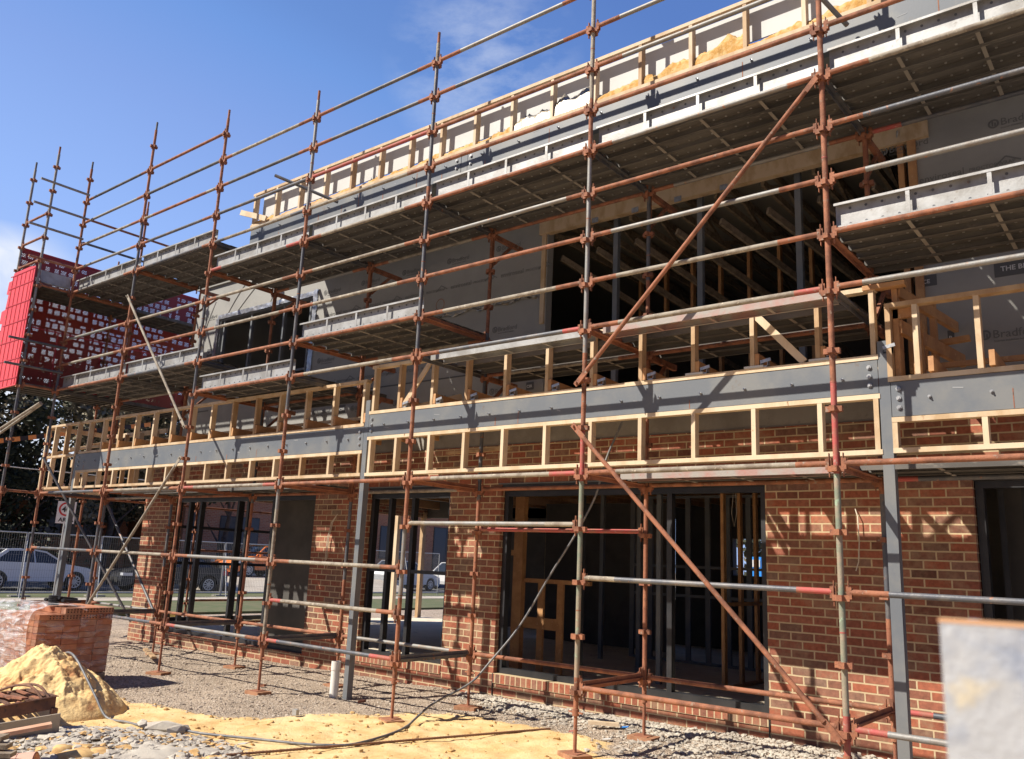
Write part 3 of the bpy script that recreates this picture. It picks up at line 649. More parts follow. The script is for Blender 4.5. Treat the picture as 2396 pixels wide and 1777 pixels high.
for k,(xa,xb,_) in BAYS.items():
    for j in DECK[k]: deck(min(xa,xb),max(xa,xb),j,'of the %s deck %s'%(lv[j],baynames[k]),ys=[.82,1.06,1.42,1.66] if (j==7 and k in (0,1)) else ([.206,.442,.678,.914,1.15,1.45,1.69] if j==7 else None))
deck(SXs[5],SXs[4],4,'of the lowest deck %s'%baynames[4],ys=[.82,1.06])
deck(SXs[4],SXs[3],4,'of the lowest deck %s'%baynames[3],ys=[.72,.96,1.19])
deck(SXs[1],SXs[0],4,'of the lowest deck %s'%baynames[0],ys=[.95,1.19])
deck(0,XR,4,'of the lowest deck %s'%baynames[-1],ys=[.72,.96,1.19])
def toe(xa,xb,j,lab,m='galv'):
    """plank stood on edge, open channel facing out"""
    b=plank_mb(xa+.05,xb-.03,0,0,ribs=False)
    z=Z[j]+.075+PW/2
    b.xf(Matrix.Translation((0,.092,z))@Matrix.Rotation(R(-90),4,'X'))
    tag(build('toe_board',b,[M[m],M['dark'],M[m]]),lab,'toe board','steel toe boards along the scaffold decks')
for k,(xa,xb,_) in BAYS.items():
    toe(min(xa,xb),max(xa,xb),DECK[k][1],'upright galvanised toe board along the top deck %s'%baynames[k])
for k,(xa,xb,_) in BAYS.items():
    if k in (0,1): continue
    toe(min(xa,xb),max(xa,xb),DECK[k][0],'upright galvanised toe board along the middle deck %s'%baynames[k])
# flat outer planks shown edge on
def edgeplank(x0,x1,z,lab,m,y=.32):
    b=plank_mb(x0,x1,0,0);b.xf(Matrix.Translation((0,y,z)));tag(build('scaffold_plank',b,[m,M['dark'],m]),lab,'scaffold plank')
M['pinkplank']=mat('red_splashed_plank',(.38,.23,.20),.6,.1,(.34,.31,.28),(.42,.16,.13),4,6,.42,.58,.62,.72,10,.2,50)
edgeplank(-4.85,-2.62,4.06,'clean galvanised plank lying under the rail in the second bay from the right',M['galv'])
edgeplank(-2.38,-.06,4.06,'pinkish splashed plank lying under the rail beside the long brace',M['pinkplank'])
edgeplank(-12.05,-9.82,2.56,'bright galvanised plank below the left timber frame',M['galv'],.13)
edgeplank(-2.38,-.04,2.59,'pinkish worn plank over the big ground floor opening',M['pinkplank'],.71)
# end deck, planks run back along the side
for j,lab in ((8,'lower'),(12,'upper')):
    for k in range(4):
        b=plank_mb(-.6,3.3,0,0);b.xf(Matrix.Translation((-15.68+k*.24,0,Z[j]+.1))@Matrix.Rotation(R(90),4,'Z'))
        lb='of the %s end deck beside the red mesh'%lab
        tag(build('scaffold_plank',b,[M['galvdirty'],M['galv'],M['rungs']]),'dark steel plank %s'%lb,'scaffold plank','steel planks %s'%lb)
b=plank_mb(-.6,-.03,0,0);b.xf(Matrix.Translation((-14.80,0,Z[12]+.24))@Matrix.Rotation(R(90),4,'Z')@Matrix.Rotation(R(90),4,'X'))
tag(build('toe_board',b,[M['galv'],M['galv'],M['galv']]),'short pale grey toe board closing the left end of the top deck','toe board')
# red screens
b=MB().box(-15.86,-15.852,-.66,3.6,4.66,5.9);b.box(-15.875,-15.867,-.62,3.5,5.9,7.46)
for z in (4.66,5.88,7.44): b.box(-15.89,-15.85,-.66,3.6,z,z+.03,1)
for y in frange(-.62,3.6,.92): b.box(-15.885,-15.848,y,y+.025,4.66,5.9,1)
tag(build('mesh_screen',b,[M['redmesh'],M['redrib']]),'dark red perforated plastic screen on the far left end of the scaffold','mesh screen')
b=MB()
outl=[(-14.74,4.48),(-14.74,6.83),(-15.0,6.86),(-15.74,6.86),(-15.76,6.71),(-15.93,6.70),(-15.95,6.45),(-15.85,6.43),(-15.88,6.12),(-16.05,6.10),(-16.05,5.85),(-15.92,5.83),(-15.95,5.55),(-16.15,5.50),(-16.2,4.9),(-16.2,4.35),(-16.0,4.36),(-15.95,4.46)]
b.prism(outl[::-1],'y',-.735,-.72,0)
for z in (4.62,5.0,5.38,5.76,6.14,6.52,6.78): b.box(-16.0 if z<5.5 else -15.85,-14.75,-.745,-.7355,z,z+.018,1)
for x in (-15.75,-15.55,-15.35,-15.15,-14.95,-14.82): b.box(x,x+.014,-.743,-.7355,4.5,6.8,1)
tag(build('mesh_screen',b,[M['redmesh_solid'],M['redrib']]),'bright sunlit red plastic screen with stepped left edge','mesh screen')
# ------------------------------------------------------------------ canopy steel and timber
def post(x0,x1,zb,zt,lab):
    b=MB().box(x0,x1,.60,.69,zb,zt);b.box(x0-.04,x1+.04,.58,.73,zb-.02,zb+.005);b.box(x0+.0,x1-.0,.602,.688,zt,zt+.004)
    t=thing('steel_post',lab,'steel post',((x0+x1)/2,.645,zb),'grey steel posts under the canopy beams')
    build('column',b,M['steel'],t)
post(.195,.285,-.10,3.66,'grey square steel post at the right, beside the rightmost scaffold post');post(-6.41,-6.33,-.14,3.70,'grey square steel post in the middle with the white pipe at its foot');post(-14.85,-14.76,-.15,3.34,'dark grey steel post at the far left behind the brick pallet')
def marks(t,x0,x1,z0,z1,y):
    b=MB();rn=random.Random(int(abs(x0)*10))
    x=x0+.3
    while x<x1-.2:
        k=rn.random();zc=z0+(z1-z0)*rn.uniform(.2,.8)
        if k<.5:
            w_=rn.uniform(.02,.10);h_=rn.uniform(.004,.012);b.beam((x,y-.0012,zc),(x+w_,y-.0012,zc+rn.uniform(-.02,.02)),.001,h_,0)
        elif k<.8: b.box(x,x+rn.uniform(.006,.014),y-.0016,y-.0008,z0+.005,zc,1)
        x+=rn.uniform(.15,.6)
    if b.v: build('scuff_mark',b,[M['scuff'],M['rust']],t)
def hexbolt(b,x,z,y=.6,r=.014,l=.03):
    b.tube((x,y-l,z),(x,y,z),r*.55,6,0);b.tube((x,y-.014,z),(x,y,z),r,6,0)
def sbeam(x0,x1,z0,z1,lab,ends=(1,1),nb=3,y=.60,step=.455,off=.3,zmid=.5):
    t=thing('steel_beam',lab,'steel beam',((x0+x1)/2,y+.05,z0),'grey steel channel beams along the canopy edge')
    b=MB().box(x0,x1,y,y+.009,z0,z1);b.box(x0,x1,y+.009,y+.09,z0,z0+.014);b.box(x0,x1,y+.009,y+.09,z1-.014,z1)
    build('channel',b,M['steel'],t)
    marks(t,x0,x1,z0,z1,y)
    x=x0+off
    while x<x1-.2:
        bb=MB();hexbolt(bb,x,z0+(z1-z0)*zmid,y);build('bolt',bb,M['bolt'],t);x+=step
    for e,xx in ((0,x0+.06),(1,x1-.07)):
        if ends[e]:
            for k in range(nb):
                bb=MB();hexbolt(bb,xx,z0+(z1-z0)*(.25+.27*k if nb==3 else .35+.35*k),y,.021,.022);build('bolt',bb,M['bolt'],t)
sbeam(-14.755,-6.415,3.03,3.345,'long grey steel beam with a row of bolts in the left timber frame')
sbeam(-6.325,.190,3.205,3.50,'grey steel beam crossed by a long shadow in the middle timber frame')
sbeam(.29,2.6,2.99,3.29,'short grey steel beam to the right of the right steel post')
sbeam(-9.66,-4.92,6.62,6.93,'left grey steel beam under the roof parapet',(0,1),2,step=.61,off=.2,zmid=.6)
sbeam(-4.80,4.2,6.62,6.93,'right grey steel beam under the roof parapet, bolted at its left end',(1,0),2,step=.61,off=.25,zmid=.6)
b=MB().box(-4.912,-4.808,.602,.69,6.62,6.93);tag(build('steel_plate',b,M['steel']),'narrow grey steel splice between the two roof parapet beams','steel plate')
def frame(lab,x0,x1,z0,z1,xs,y0=.60,dep=.09,grp='pale timber stud frames',t0=.042,mid=None):
    t=thing('stud_frame',lab,'stud frame',((x0+x1)/2,y0+dep/2,z0),grp)
    y0-=.006
    build('bottom_plate',MB().box(x0,x1,y0,y0+dep,z0,z0+t0),M['pine'],t)
    build('top_plate',MB().box(x0,x1,y0,y0+dep,z1-t0,z1),M['pine'],t)
    if mid: build('middle_plate',MB().box(x0,mid[0],y0+.001,y0+dep-.001,mid[1],mid[1]+t0),M['pine'],t)
    for x in xs:
        d=random.uniform(-.003,.003)
        if mid and x<mid[0]:
            build('stud',MB().box(x,x+.042,y0+.002,y0+dep-.002,z0+t0,mid[1]),M['pine'],t)
            build('stud',MB().box(x,x+.042,y0+.002,y0+dep-.002,mid[1]+t0,z1-t0),M['pine'],t)
        else: build('stud',MB().box(x,x+.042,y0+.002+d,y0+dep-.002+d,z0+t0,z1-t0),M['pine'],t)
    return t
sB=[-6.29,-5.80,-5.20,-4.62,-4.01,-3.40,-2.79,-2.18,-1.58,-.96,-.34,.142]
tB=frame('middle timber frame standing on top of the steel beam',-6.33,.20,3.505,4.175,sB)
tBl=frame('middle timber frame hung below the steel beam',-6.33,.20,2.675,3.20,sB)
sA=[-13.88,-13.26,-12.65,-12.03,-11.42,-10.80,-10.20,-9.60,-8.97,-8.37,-7.74,-7.12,-6.49]
tA=frame('left timber frame standing above the steel beam, tall at its far left end',-14.75,-6.42,3.35,4.0,[-14.45]+sA)
tAl=frame('left timber frame hung below the long steel beam',-14.75,-6.42,2.68,3.025,[-14.75,-14.45]+sA)
tAe=frame('left end piece of timber frame beyond the far left steel post',-16.34,-14.86,2.68,4.0,[-16.34,-15.94,-15.43,-14.93],mid=(-14.86,3.32))
sC=[.27,.49,.96,1.57,2.18]
tC=frame('right timber frame standing on the short steel beam',.27,2.6,3.295,3.995,sC)
tCl=frame('right timber frame hung below the short steel beam',.285,2.6,2.68,2.985,[.285,.96,1.57,2.18])
def piece(name,t,p,q,w,h,m='pine',up=(0,0,1)): return build(name,MB().beam(p,q,w,h,0,up),M[m],t)
for t,xs,z in ((tB,sB[1:-1],3.62),(tA,sA,3.47),(tC,[.55,1.0,1.6,2.2],3.42)):
    for x in xs:
        piece('rafter',t,(x+.065,.60,z),(x+.065,2.06,z-.05),.042,.13,'pinered')
for x in sB[1:]:
    b=MB().box(x+.10,x+.17,.60,.66,3.55,3.562);b.box(x+.10,x+.105,.60,.66,3.55,3.62);b.box(x+.165,x+.17,.60,.66,3.55,3.61);b.beam((x+.1,.60,3.60),(x+.2,.60,3.62),.01,.03)
    build('framing_bracket',b,M['bolt'],tB)
for x in (-1.58,-.96,-.34): build('packer',MB().box(x-.06,x+.13,.588,.68,3.548,3.57),M['panelwhite'],tB)
piece('brace_timber',tB,(-.93,.62,4.1),(-.45,.62,3.56),.02,.07);piece('brace_timber',tB,(-5.72,.62,3.56),(-5.25,.62,4.12),.02,.07)
# return frames / noggings behind
tr=thing('stud_frame','cluster of reddish studs and noggings behind the right steel post','stud frame',(.35,1.2,3.3),'pale timber stud frames')
for p,q,w_,h_ in (((.34,.72,3.3),(.34,.72,4.15),.045,.09),((.30,.80,3.3),(.30,.80,3.95),.12,.05),((.42,1.1,3.3),(.42,1.1,3.93),.09,.045),((.47,1.5,3.4),(.47,1.5,4.25),.05,.09)): piece('stud',tr,p,q,w_,h_,'pinered')
for p,q,w_,h_ in (((.28,.70,3.93),(.50,.70,3.93),.05,.12),((.36,.7,4.12),(.56,2.05,4.10),.045,.10),((.36,.7,3.8),(.6,2.05,3.75),.045,.12),((.45,1.6,3.84),(.75,1.6,3.86),.07,.05),((.35,1.15,3.52),(2.6,1.15,3.52),.04,.045),((.1,.62,4.16),(.45,.62,4.16),.09,.042)): piece('nogging',tr,p,q,w_,h_,'pinered')
tl=thing('stud_frame','inner batten rows between the left timber frame and the wrapped wall','stud frame',(-10,1.3,3.3),'pale timber stud frames')
for p,q,w_,h_ in (((-16.3,1.05,3.57),(-6.5,1.05,3.57),.045,.045),((-16.3,1.75,3.50),(-13.7,1.75,3.50),.05,.12),((-15.9,1.0,3.25),(-14.9,1.0,3.25),.03,.16),((-15.6,.95,2.9),(-13.9,.95,2.9),.03,.10),((-16.2,1.9,3.95),(-13.9,1.9,3.95),.045,.09)): piece('nogging',tl,p,q,w_,h_)
for x in (-16.0,-15.4,-14.8,-14.2): piece('stud',tl,(x,1.85,2.7),(x,1.85,3.95),.04,.09)
piece('nogging',tl,(-16.32,.66,2.72),(-16.32,1.9,2.72),.04,.09);piece('nogging',tl,(-16.32,.66,3.97),(-16.32,1.9,3.97),.04,.09);piece('nogging',tl,(-16.30,.7,3.4),(-16.30,1.9,3.85),.03,.07)
tb=thing('stud_frame','inner battens between the middle timber frame and the concrete edge','stud frame',(-3,1.5,3.2),'pale timber stud frames')
piece('nogging',tb,(-6.3,1.1,3.55),(.1,1.1,3.55),.045,.045);piece('nogging',tb,(-5.6,1.4,3.05),(-4.5,1.4,3.06),.07,.035);piece('nogging',tb,(-5.75,.9,3.6),(-5.3,1.3,3.78),.04,.09)
sP=[-9.66,-9.05,-8.43,-7.81,-7.18,-6.56,-5.94,-5.34,-4.72,-4.10,-3.47,-2.85,-2.23,-1.60,-.98,-.36,.26,.88,1.5,2.1]
tP=frame('roof parapet timber frame along the top with white lining behind its studs',-9.69,4.0,6.94,7.545,sP)
piece('loose_timber',tP,(-9.86,.50,7.22),(-9.20,.56,6.98),.03,.09)
build('lining_sheet',MB().box(-9.6,4.0,.745,.76,7.13,7.52),M['panelwhite'],tP)
tag(build('corrugated_sheet',MB().prism([(.9,6.99),(.93,6.99),(.93,7.02),(.9,7.02)][::1],'x',-9.5,-9.49),M['roof']),'','') if False else None
# insulation between parapet studs
def insul(x0,x1,h0,h1,m,name,lab):
    n=26;k=8;b=MB();sd=random.random()*50
    for j in range(k+1):
        for i in range(n+1):
            x=x0+(x1-x0)*i/n;a=j/k*math.pi
            top=h0+(h1-h0)*i/n;top*=1+.35*noise.noise(Vector((x*6,sd,0)))
            rr_=1+.30*noise.noise(Vector((x*9,j*.9,sd)))+.18*noise.noise(Vector((x*26,j*2.3,sd)))
            y=.672-.050*math.cos(a)*rr_;z=6.985+top*math.sin(a)**.7*rr_ if 0<j<k else 6.985
            b.v.append((x,y,z))
    for j in range(k):
        for i in range(n):
            q=j*(n+1)+i;b.f.append((q,q+1,q+n+2,q+n+1));b.m.append(0);b.s.append(True)
    tag(build(name,b,M[m]),lab,'insulation','insulation pushed between the roof parapet studs')
for i in range(len(sP)-1):
    x0,x1=sP[i]+.045,sP[i+1]-.003
    h=[.09,.05,.055,.06,.06,.07,.08,.09,.09,.17,.24,.11,.14,.18,.08,.12,.2,.2,.2][i]*1.1
    if i in (9,10): insul(x0,x1,h*.8,h*.95,'foil','foil_insulation','crumpled silver foil insulation in the %s parapet gap'%('eleventh' if i==10 else 'tenth'))
    else: insul(x0,x1,h*.6,h*1.15,'insul','insulation_batt','fluffy yellow insulation in parapet stud gap number %d from the left'%(i+1))
# ------------------------------------------------------------------ building
bd=thing('brick_building','two storey red brick building under construction with grey wrapped upper floor','building',(-6,5,-.1))
WY=2.1;D=.23
def P_(name,b,m): return build(name,b,m if isinstance(m,(list,tuple)) else M[m],bd)
for x0,x1 in ((-14.75,-13.65),(-9.2,-7.9),(-6.15,-5.2),(-1.45,.59)): P_('brick_pier',MB().box(x0,x1,WY,WY+D,-.2,2.70),'brick')
P_('brick_pier',MB().box(2.4,4.5,WY,WY+D,-.2,2.70),'brick')
P_('brick_band',MB().box(-14.75,4.5,WY,WY+D,2.70,3.235),'brick')
for x0,x1,zt,mm in ((-13.65,-9.2,-.02,'brick'),(-7.9,-6.15,.088,'brick'),(-5.2,-1.45,.088,'brick'),(.59,2.4,.088,'brick')):
    P_('brick_base',MB().box(x0,x1,WY,WY+D,-.2,zt),mm)
P_('brick_sill',MB().box(-13.65,-9.2,WY-.012,WY+D,-.02,.06),'brick')
P_('brick_sill',MB().box(-7.9,-6.15,WY-.012,WY+D,.09,.21),'soldier')
P_('brick_sill',MB().box(-5.2,-1.45,WY-.012,WY+D,.09,.21),'soldier')
P_('brick_sill',MB().box(.59,2.4,WY-.012,WY+D,.09,.21),'soldier')
# control joints and steel lintels
for x in (-5.2,-1.45): P_('control_joint',MB().box(x-.006,x+.006,WY-.014,WY,-.15,.21),'black')
for x0,x1 in ((-13.7,-9.1),(-7.95,-6.1),(-5.25,-1.4),(.54,2.45)): P_('lintel',MB().box(x0,x1,WY-.012,WY+.1,2.688,2.70),'steel');P_('lintel',MB().box(x0+.05,x1-.05,WY+.02,WY+.2,2.60,2.686),'black')
P_('slab_edge',MB().box(-14.75,4.5,WY+.02,10.5,3.235,3.60),'concrete')
P_('floor_slab',MB().box(-14.7,4.5,WY+D,10.4,-.2,.07),'slabfloor')
# side and back walls, ground floor
for y0,y1 in ((WY+D,2.75),(6.25,7.3)): P_('side_wall',MB().box(-14.75,-14.52,y0,y1,-.15,3.235),'brick')
P_('side_wall',MB().box(-14.75,-14.52,2.75,10.4,2.75,3.235),'brick')
P_('side_wall',MB().box(-14.75,-14.52,2.75,6.4,-.15,.12),'brick')
P_('side_wall',MB().box(4.3,4.5,WY+D,10.4,-.15,3.235),'brick')
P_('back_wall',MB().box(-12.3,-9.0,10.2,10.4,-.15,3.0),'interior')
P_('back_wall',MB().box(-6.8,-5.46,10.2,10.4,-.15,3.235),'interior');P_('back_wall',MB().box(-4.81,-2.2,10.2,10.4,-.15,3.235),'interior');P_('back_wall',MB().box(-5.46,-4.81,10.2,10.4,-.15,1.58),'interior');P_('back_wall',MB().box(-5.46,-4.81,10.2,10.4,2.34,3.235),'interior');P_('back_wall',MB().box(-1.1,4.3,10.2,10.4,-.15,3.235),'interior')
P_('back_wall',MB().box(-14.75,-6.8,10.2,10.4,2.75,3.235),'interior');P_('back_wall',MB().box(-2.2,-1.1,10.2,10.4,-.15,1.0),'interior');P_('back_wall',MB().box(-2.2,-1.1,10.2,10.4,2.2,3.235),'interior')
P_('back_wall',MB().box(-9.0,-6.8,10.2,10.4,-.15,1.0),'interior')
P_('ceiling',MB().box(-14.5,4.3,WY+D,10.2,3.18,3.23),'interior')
for x in frange(-14,4.2,.62): P_('ceiling_joist',MB().box(x,x+.045,WY+D+.01,10.1,2.97,3.178),'pinered') if random.random()<.8 else None
# partitions inside
def studwall(p0,p1,z0,z1,n,m='pinered',board=None,nog=None):
    p0=Vector((*p0,0));p1=Vector((*p1,0));d=(p1-p0)
    b=MB()
    for k in range(n+1):
        c=p0+d*k/n;b.beam((c.x,c.y,z0),(c.x,c.y,z1),.045,.09,0,up=tuple(d.normalized()))
    b.beam((p0.x,p0.y,z0+.02),(p1.x,p1.y,z0+.02),.09,.04,0);b.beam((p0.x,p0.y,z1-.02),(p1.x,p1.y,z1-.02),.09,.04,0)
    if nog:
        for zz in nog: b.beam((p0.x,p0.y,zz),(p1.x,p1.y,zz),.085,.045,0)
    P_('stud_partition',b,m)
    if board:
        s_=d.cross(Vector((0,0,1))).normalized()*.055
        q0=p0+s_;q1=p1+s_;P_('wall_board',MB().beam((q0.x,q0.y,(z0+z1)/2),(q1.x,q1.y,(z0+z1)/2),.012,z1-z0-.02,0),board)
P_('stud',MB().box(-5.97,-5.80,3.4,3.5,.07,2.97),'pinered')
for x in (-5.52,-5.17): P_('stud',MB().box(x,x+.10,3.45,3.5,.07,1.36),'pinered')
P_('nogging',MB().box(-5.79,-4.6,3.44,3.51,1.36,1.42),'pinered');P_('nogging',MB().box(-5.79,-5.1,3.452,3.498,.70,.86),'pinered');P_('nogging',MB().box(-6.35,-5.98,3.44,3.49,1.75,1.83),'pinered')
P_('wall_board',MB().box(-9.4,-8.2,5.6,5.62,.07,2.9),'plaster')
studwall((-9,8.4),(-6.0,8.4),.07,2.95,6,'old_or_shaded_wood',nog=(1.3,),board='interior')  # darker timber colour stands in for the interior shade
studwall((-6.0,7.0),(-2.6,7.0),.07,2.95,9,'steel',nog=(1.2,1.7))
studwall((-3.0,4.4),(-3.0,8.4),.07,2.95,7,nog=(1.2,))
studwall((-2.6,6.1),(1.5,6.1),.07,2.95,8,'old_or_shaded_wood',nog=(1.2,1.9),board='interior')  # studs coloured dark in place of the dim light inside
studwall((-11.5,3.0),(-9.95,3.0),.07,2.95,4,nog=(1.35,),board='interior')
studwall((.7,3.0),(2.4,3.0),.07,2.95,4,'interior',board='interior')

for x,y in ((-4.75,5.0),(-6.15,6.1),(-3.9,4.1)): P_('steel_column',MB().box(x,x+.07,y,y+.07,.07,2.97),'steel')
for x in frange(.72,2.3,.2): P_('hanging_strip',MB().box(x,x+.05,2.6,2.61,.1,2.6),'black')
P_('cardboard_carton',MB().box(-8.0,-7.3,3.2,3.7,.07,1.2),'boardpink') if False else None
# window and door frames, black aluminium
def wframe(x0,x1,z0,z1,mull,trans,y=WY+.07,t=.07,mats='black'):
    b=MB();d=.10
    b.box(x0,x0+t,y,y+d,z0,z1);b.box(x1-t,x1,y,y+d,z0,z1);b.box(x0+t,x1-t,y,y+d,z0,z0+t);b.box(x0+t,x1-t,y,y+d,z1-t,z1)
    for x in mull: b.box(x,x+t*.9,y+.004,y+d-.004,z0+t,z1-t)
    for za,xa,xb in trans: b.box(xa,xb,y+.008,y+d-.008,za,za+.05)
    P_('window_frame',b,mats)
wframe(-13.64,-9.21,.062,2.598,[-13.19,-12.80,-11.55,-11.25,-10.48],[])
wframe(-7.89,-6.16,.192,2.598,[-7.50,-7.0],[(1.42,-7.82,-6.23)])
wframe(-5.19,-1.46,.212,2.598,[-3.97,-2.69],[])
wframe(.60,2.39,.212,2.598,[],[])
P_('window_frame',MB().box(-14.66,-14.60,2.8,6.4,1.30,1.36).box(-14.66,-14.60,2.8,6.4,2.05,2.11).box(-14.66,-14.60,4.3,4.38,.12,2.75).box(-14.66,-14.60,2.8,6.4,.13,.22).box(-14.66,-14.6,5.6,5.7,.12,2.75),'black')
# upper floor
UZ0,UZ1=3.62,6.62
def wrapbox(x0,x1,z0,z1): P_('wrapped_wall',MB().box(x0,x1,WY,WY+.13,z0,z1),'wrap')
U1=(-12.80,-9.76,4.74,6.20);U2=(-4.55,.20,3.70,6.22)
wrapbox(-13.66,U1[0],UZ0,7.0);wrapbox(U1[0],U1[1],UZ0,U1[2]);wrapbox(U1[0],U1[1],U1[3],7.0);wrapbox(U1[1],U2[0],UZ0,UZ1)
wrapbox(U2[0],U2[1],U2[3]+.19,UZ1);wrapbox(U2[1],4.5,UZ0,UZ1)
P_('wrap_gap_shade',MB().box(U1[1]+.1,U2[0]-.03,WY-.008,WY-.001,4.30,4.32).box(-13.66,U1[0],WY-.008,WY-.001,4.30,4.32),'wrapdark')  # dark strip painted in for the shaded gap at the wrap's edge
# loose wrinkled lower lap of wrap
P_('header_beam',MB().box(-4.68,.42,WY-.05,WY+.05,6.22,6.41),'pine')
P_('jamb_stud',MB().box(-4.64,-4.57,WY-.03,WY+.12,4.9,6.219),'pine');P_('jamb_stud',MB().box(.10,.16,WY+.0,WY+.12,3.7,6.219),'pinered');P_('jamb_stud',MB().box(.21,.29,WY-.04,WY-.001,3.7,6.219),'pinered')
for x in frange(-4.4,.1,.62):
    P_('strap_plate',MB().box(x,x+.10,WY-.056,WY-.051,6.19,6.26),'bolt') if int(x*10)%2 else None
P_('strap_plate',MB().blob((.12,WY-.055,6.32),.05,0,(1,.12,1),.3),'bolt')
for x,y in ((-2.34,2.28),(-1.09,2.28),(-3.58,2.28)): P_('steel_mullion',MB().box(x,x+.07,y,y+.07,3.62,6.3),'steel')
for x in frange(-4.3,.1,.45): P_('interior_stud',MB().box(x,x+.045,4.2,4.29,3.62,6.3),'pinered') if random.random()<.8 else None
for k in range(9):
    x=-4.6+k*.62
    b=MB();b.beam((x,2.35,6.30),(x,9.6,6.30),.04,.09);b.beam((x,2.5,6.0),(x+1.2,6.2,4.9),.04,.09);b.beam((x,2.35,6.56),(x,9.6,6.56),.04,.09)
    for q in range(5): b.beam((x,2.5+q*1.4,6.3),(x,3.2+q*1.4,6.56),.035,.06);b.beam((x,3.2+q*1.4,6.56),(x,3.9+q*1.4,6.3),.035,.06)
    P_('roof_truss',b,'old_or_shaded_wood')  # trusses take the dark timber to imitate the shade under the roof
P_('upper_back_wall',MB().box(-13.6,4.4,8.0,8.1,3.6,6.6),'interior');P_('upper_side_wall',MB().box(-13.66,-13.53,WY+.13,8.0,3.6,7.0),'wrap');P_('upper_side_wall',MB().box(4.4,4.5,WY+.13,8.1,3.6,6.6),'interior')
studwall((-9.0,2.5),(-9.0,8),3.62,6.3,8,board='interior');studwall((-13.0,4.5),(-9.0,4.5),3.62,6.3,7,board='interior')
P_('roof',MB().box(-9.64,4.5,.70,8.2,6.63,6.70),'roof');P_('roof',MB().box(-13.7,-9.66,WY-.05,8.2,6.93,7.02),'roof')
P_('roof_sheet',MB().box(-9.6,4.5,.88,8.2,6.98,7.01),'roof')
# upper window with foil tape
def w2(x0,x1,z0,z1):
    y=WY+.02;b=MB();t=.05
    b.box(x0,x0+t,y,y+.1,z0,z1);b.box(x1-t,x1,y,y+.1,z0,z1);b.box(x0+t,x1-t,y,y+.1,z0,z0+t);b.box(x0+t,x1-t,y,y+.1,z1-t,z1)
    b.box(x0+.12,x0+.16,y+.02,y+.08,z0+t,z1-t);b.box(x1-.16,x1-.12,y+.02,y+.08,z0+t,z1-t);b.box(x0+.16,x1-.16,y+.02,y+.08,z0+.10,z0+.14)
    for x in (-11.75,-10.72): b.box(x,x+.05,y+.02,y+.08,z0+t,z1-t)
    P_('window_frame',b,'steel')
w2(*U1)
def crum(x0,x1,z0,z1,n,k,name='foil_tape'):
    b=MB()
    for j in range(k+1):
        for i in range(n+1):
            x=x0+(x1-x0)*i/n;z=z0+(z1-z0)*j/k
            e=(.012 if (j in(0,k)) else 0)
            b.v.append((x+random.uniform(-.012,.012),WY-.012-abs(noise.noise(Vector((x*7,z*7,1))))*.022,z+random.uniform(-.005,.005)))
    for j in range(k):
        for i in range(n):
            q=j*(n+1)+i;b.f.append((q,q+1,q+n+2,q+n+1));b.m.append(0);b.s.append(True)
    P_(name,b,'tape')
crum(U1[0]-.03,U1[1]+.03,U1[3]-.02,U1[3]+.07,90,4);crum(U1[1]-.02,U1[1]+.10,U1[2]-.12,U1[3]+.09,5,60);crum(U1[0]-.08,U1[0]+.02,U1[2],U1[3],4,50)
def smooth2(pts):
    a,b_,c=[Vector(p) for p in pts];return [(1-t)**2*a+2*t*(1-t)*b_+t*t*c for t in [k/8 for k in range(9)]]
def crum2(pts):
    b=MB();n=len(pts)
    for x,z in pts:
        for o in (-.028,0,.028): b.v.append((x+random.uniform(-.02,.02),WY-.02-random.uniform(0,.03),z+o*random.uniform(.3,1.2)))
    for i in range(n-1):
        for o in (0,1): b.f.append((i*3+o,i*3+3+o,i*3+4+o,i*3+1+o));b.m.append(0);b.s.append(False)
    P_('foil_tape',b,'foil')
crum2([(-6.6+i*.04,5.28+.02*math.sin(i*.5)+.0008*i) for i in range(49)])
for a_,c_ in (((-12.55,6.22),(-11.9,6.9)),((-12.2,6.25),(-11.2,6.98)),((-11.1,6.30),(-10.6,6.95)),((-13.5,5.4),(-13.0,6.6))):
    P_('wrap_fold',MB().path(smooth2([(a_[0],WY+.022,a_[1]),((a_[0]+c_[0])/2-.08,WY+.014,(a_[1]+c_[1])/2),(c_[0],WY+.022,c_[1])]),.034,12),'wrap')
# printed wording on the wrap
def text(s,x,z,h,m='ink',y=WY-.004,bold=0.0,rot=0,parent=bd,name='printed_text',plane='front',Mx=None):
    cu=bpy.data.curves.new('t','FONT');cu.body=s;cu.size=h;cu.extrude=.0006;cu.offset=bold;cu.resolution_u=2
    to=bpy.data.objects.new('t',cu);COL.objects.link(to);dg=bpy.context.evaluated_depsgraph_get();me=bpy.data.meshes.new_from_object(to.evaluated_get(dg));bpy.data.objects.remove(to)
    T=Mx if Mx is not None else Matrix.Translation((x,y,z))@Matrix.Rotation(R(90),4,'X')@Matrix.Rotation(rot,4,'Z')
    b=MB()
    b.add([T@v.co for v in me.vertices],[tuple(p.vertices) for p in me.polygons],0)
    o=build(name,b,M[m],parent);bpy.data.meshes.remove(me);return o
def logo(x,z,r):
    b=MB();n=20
    for k in range(n):
        a0,a1=2*math.pi*k/n,2*math.pi*(k+1)/n
        v=[(x+math.cos(a)*q,WY-.004,z+math.sin(a)*q) for a,q in ((a0,r),(a1,r),(a1,r*.66),(a0,r*.66))];b.add(v,[(0,1,2,3)],0)
    b.box(x-r*.30,x-r*.08,WY-.005,WY-.003,z-r*.5,z+r*.75);b.box(x+r*.15,x+r*.42,WY-.005,WY-.003,z-r*.6,z+r*.2)
    P_('printed_logo',b,'ink')
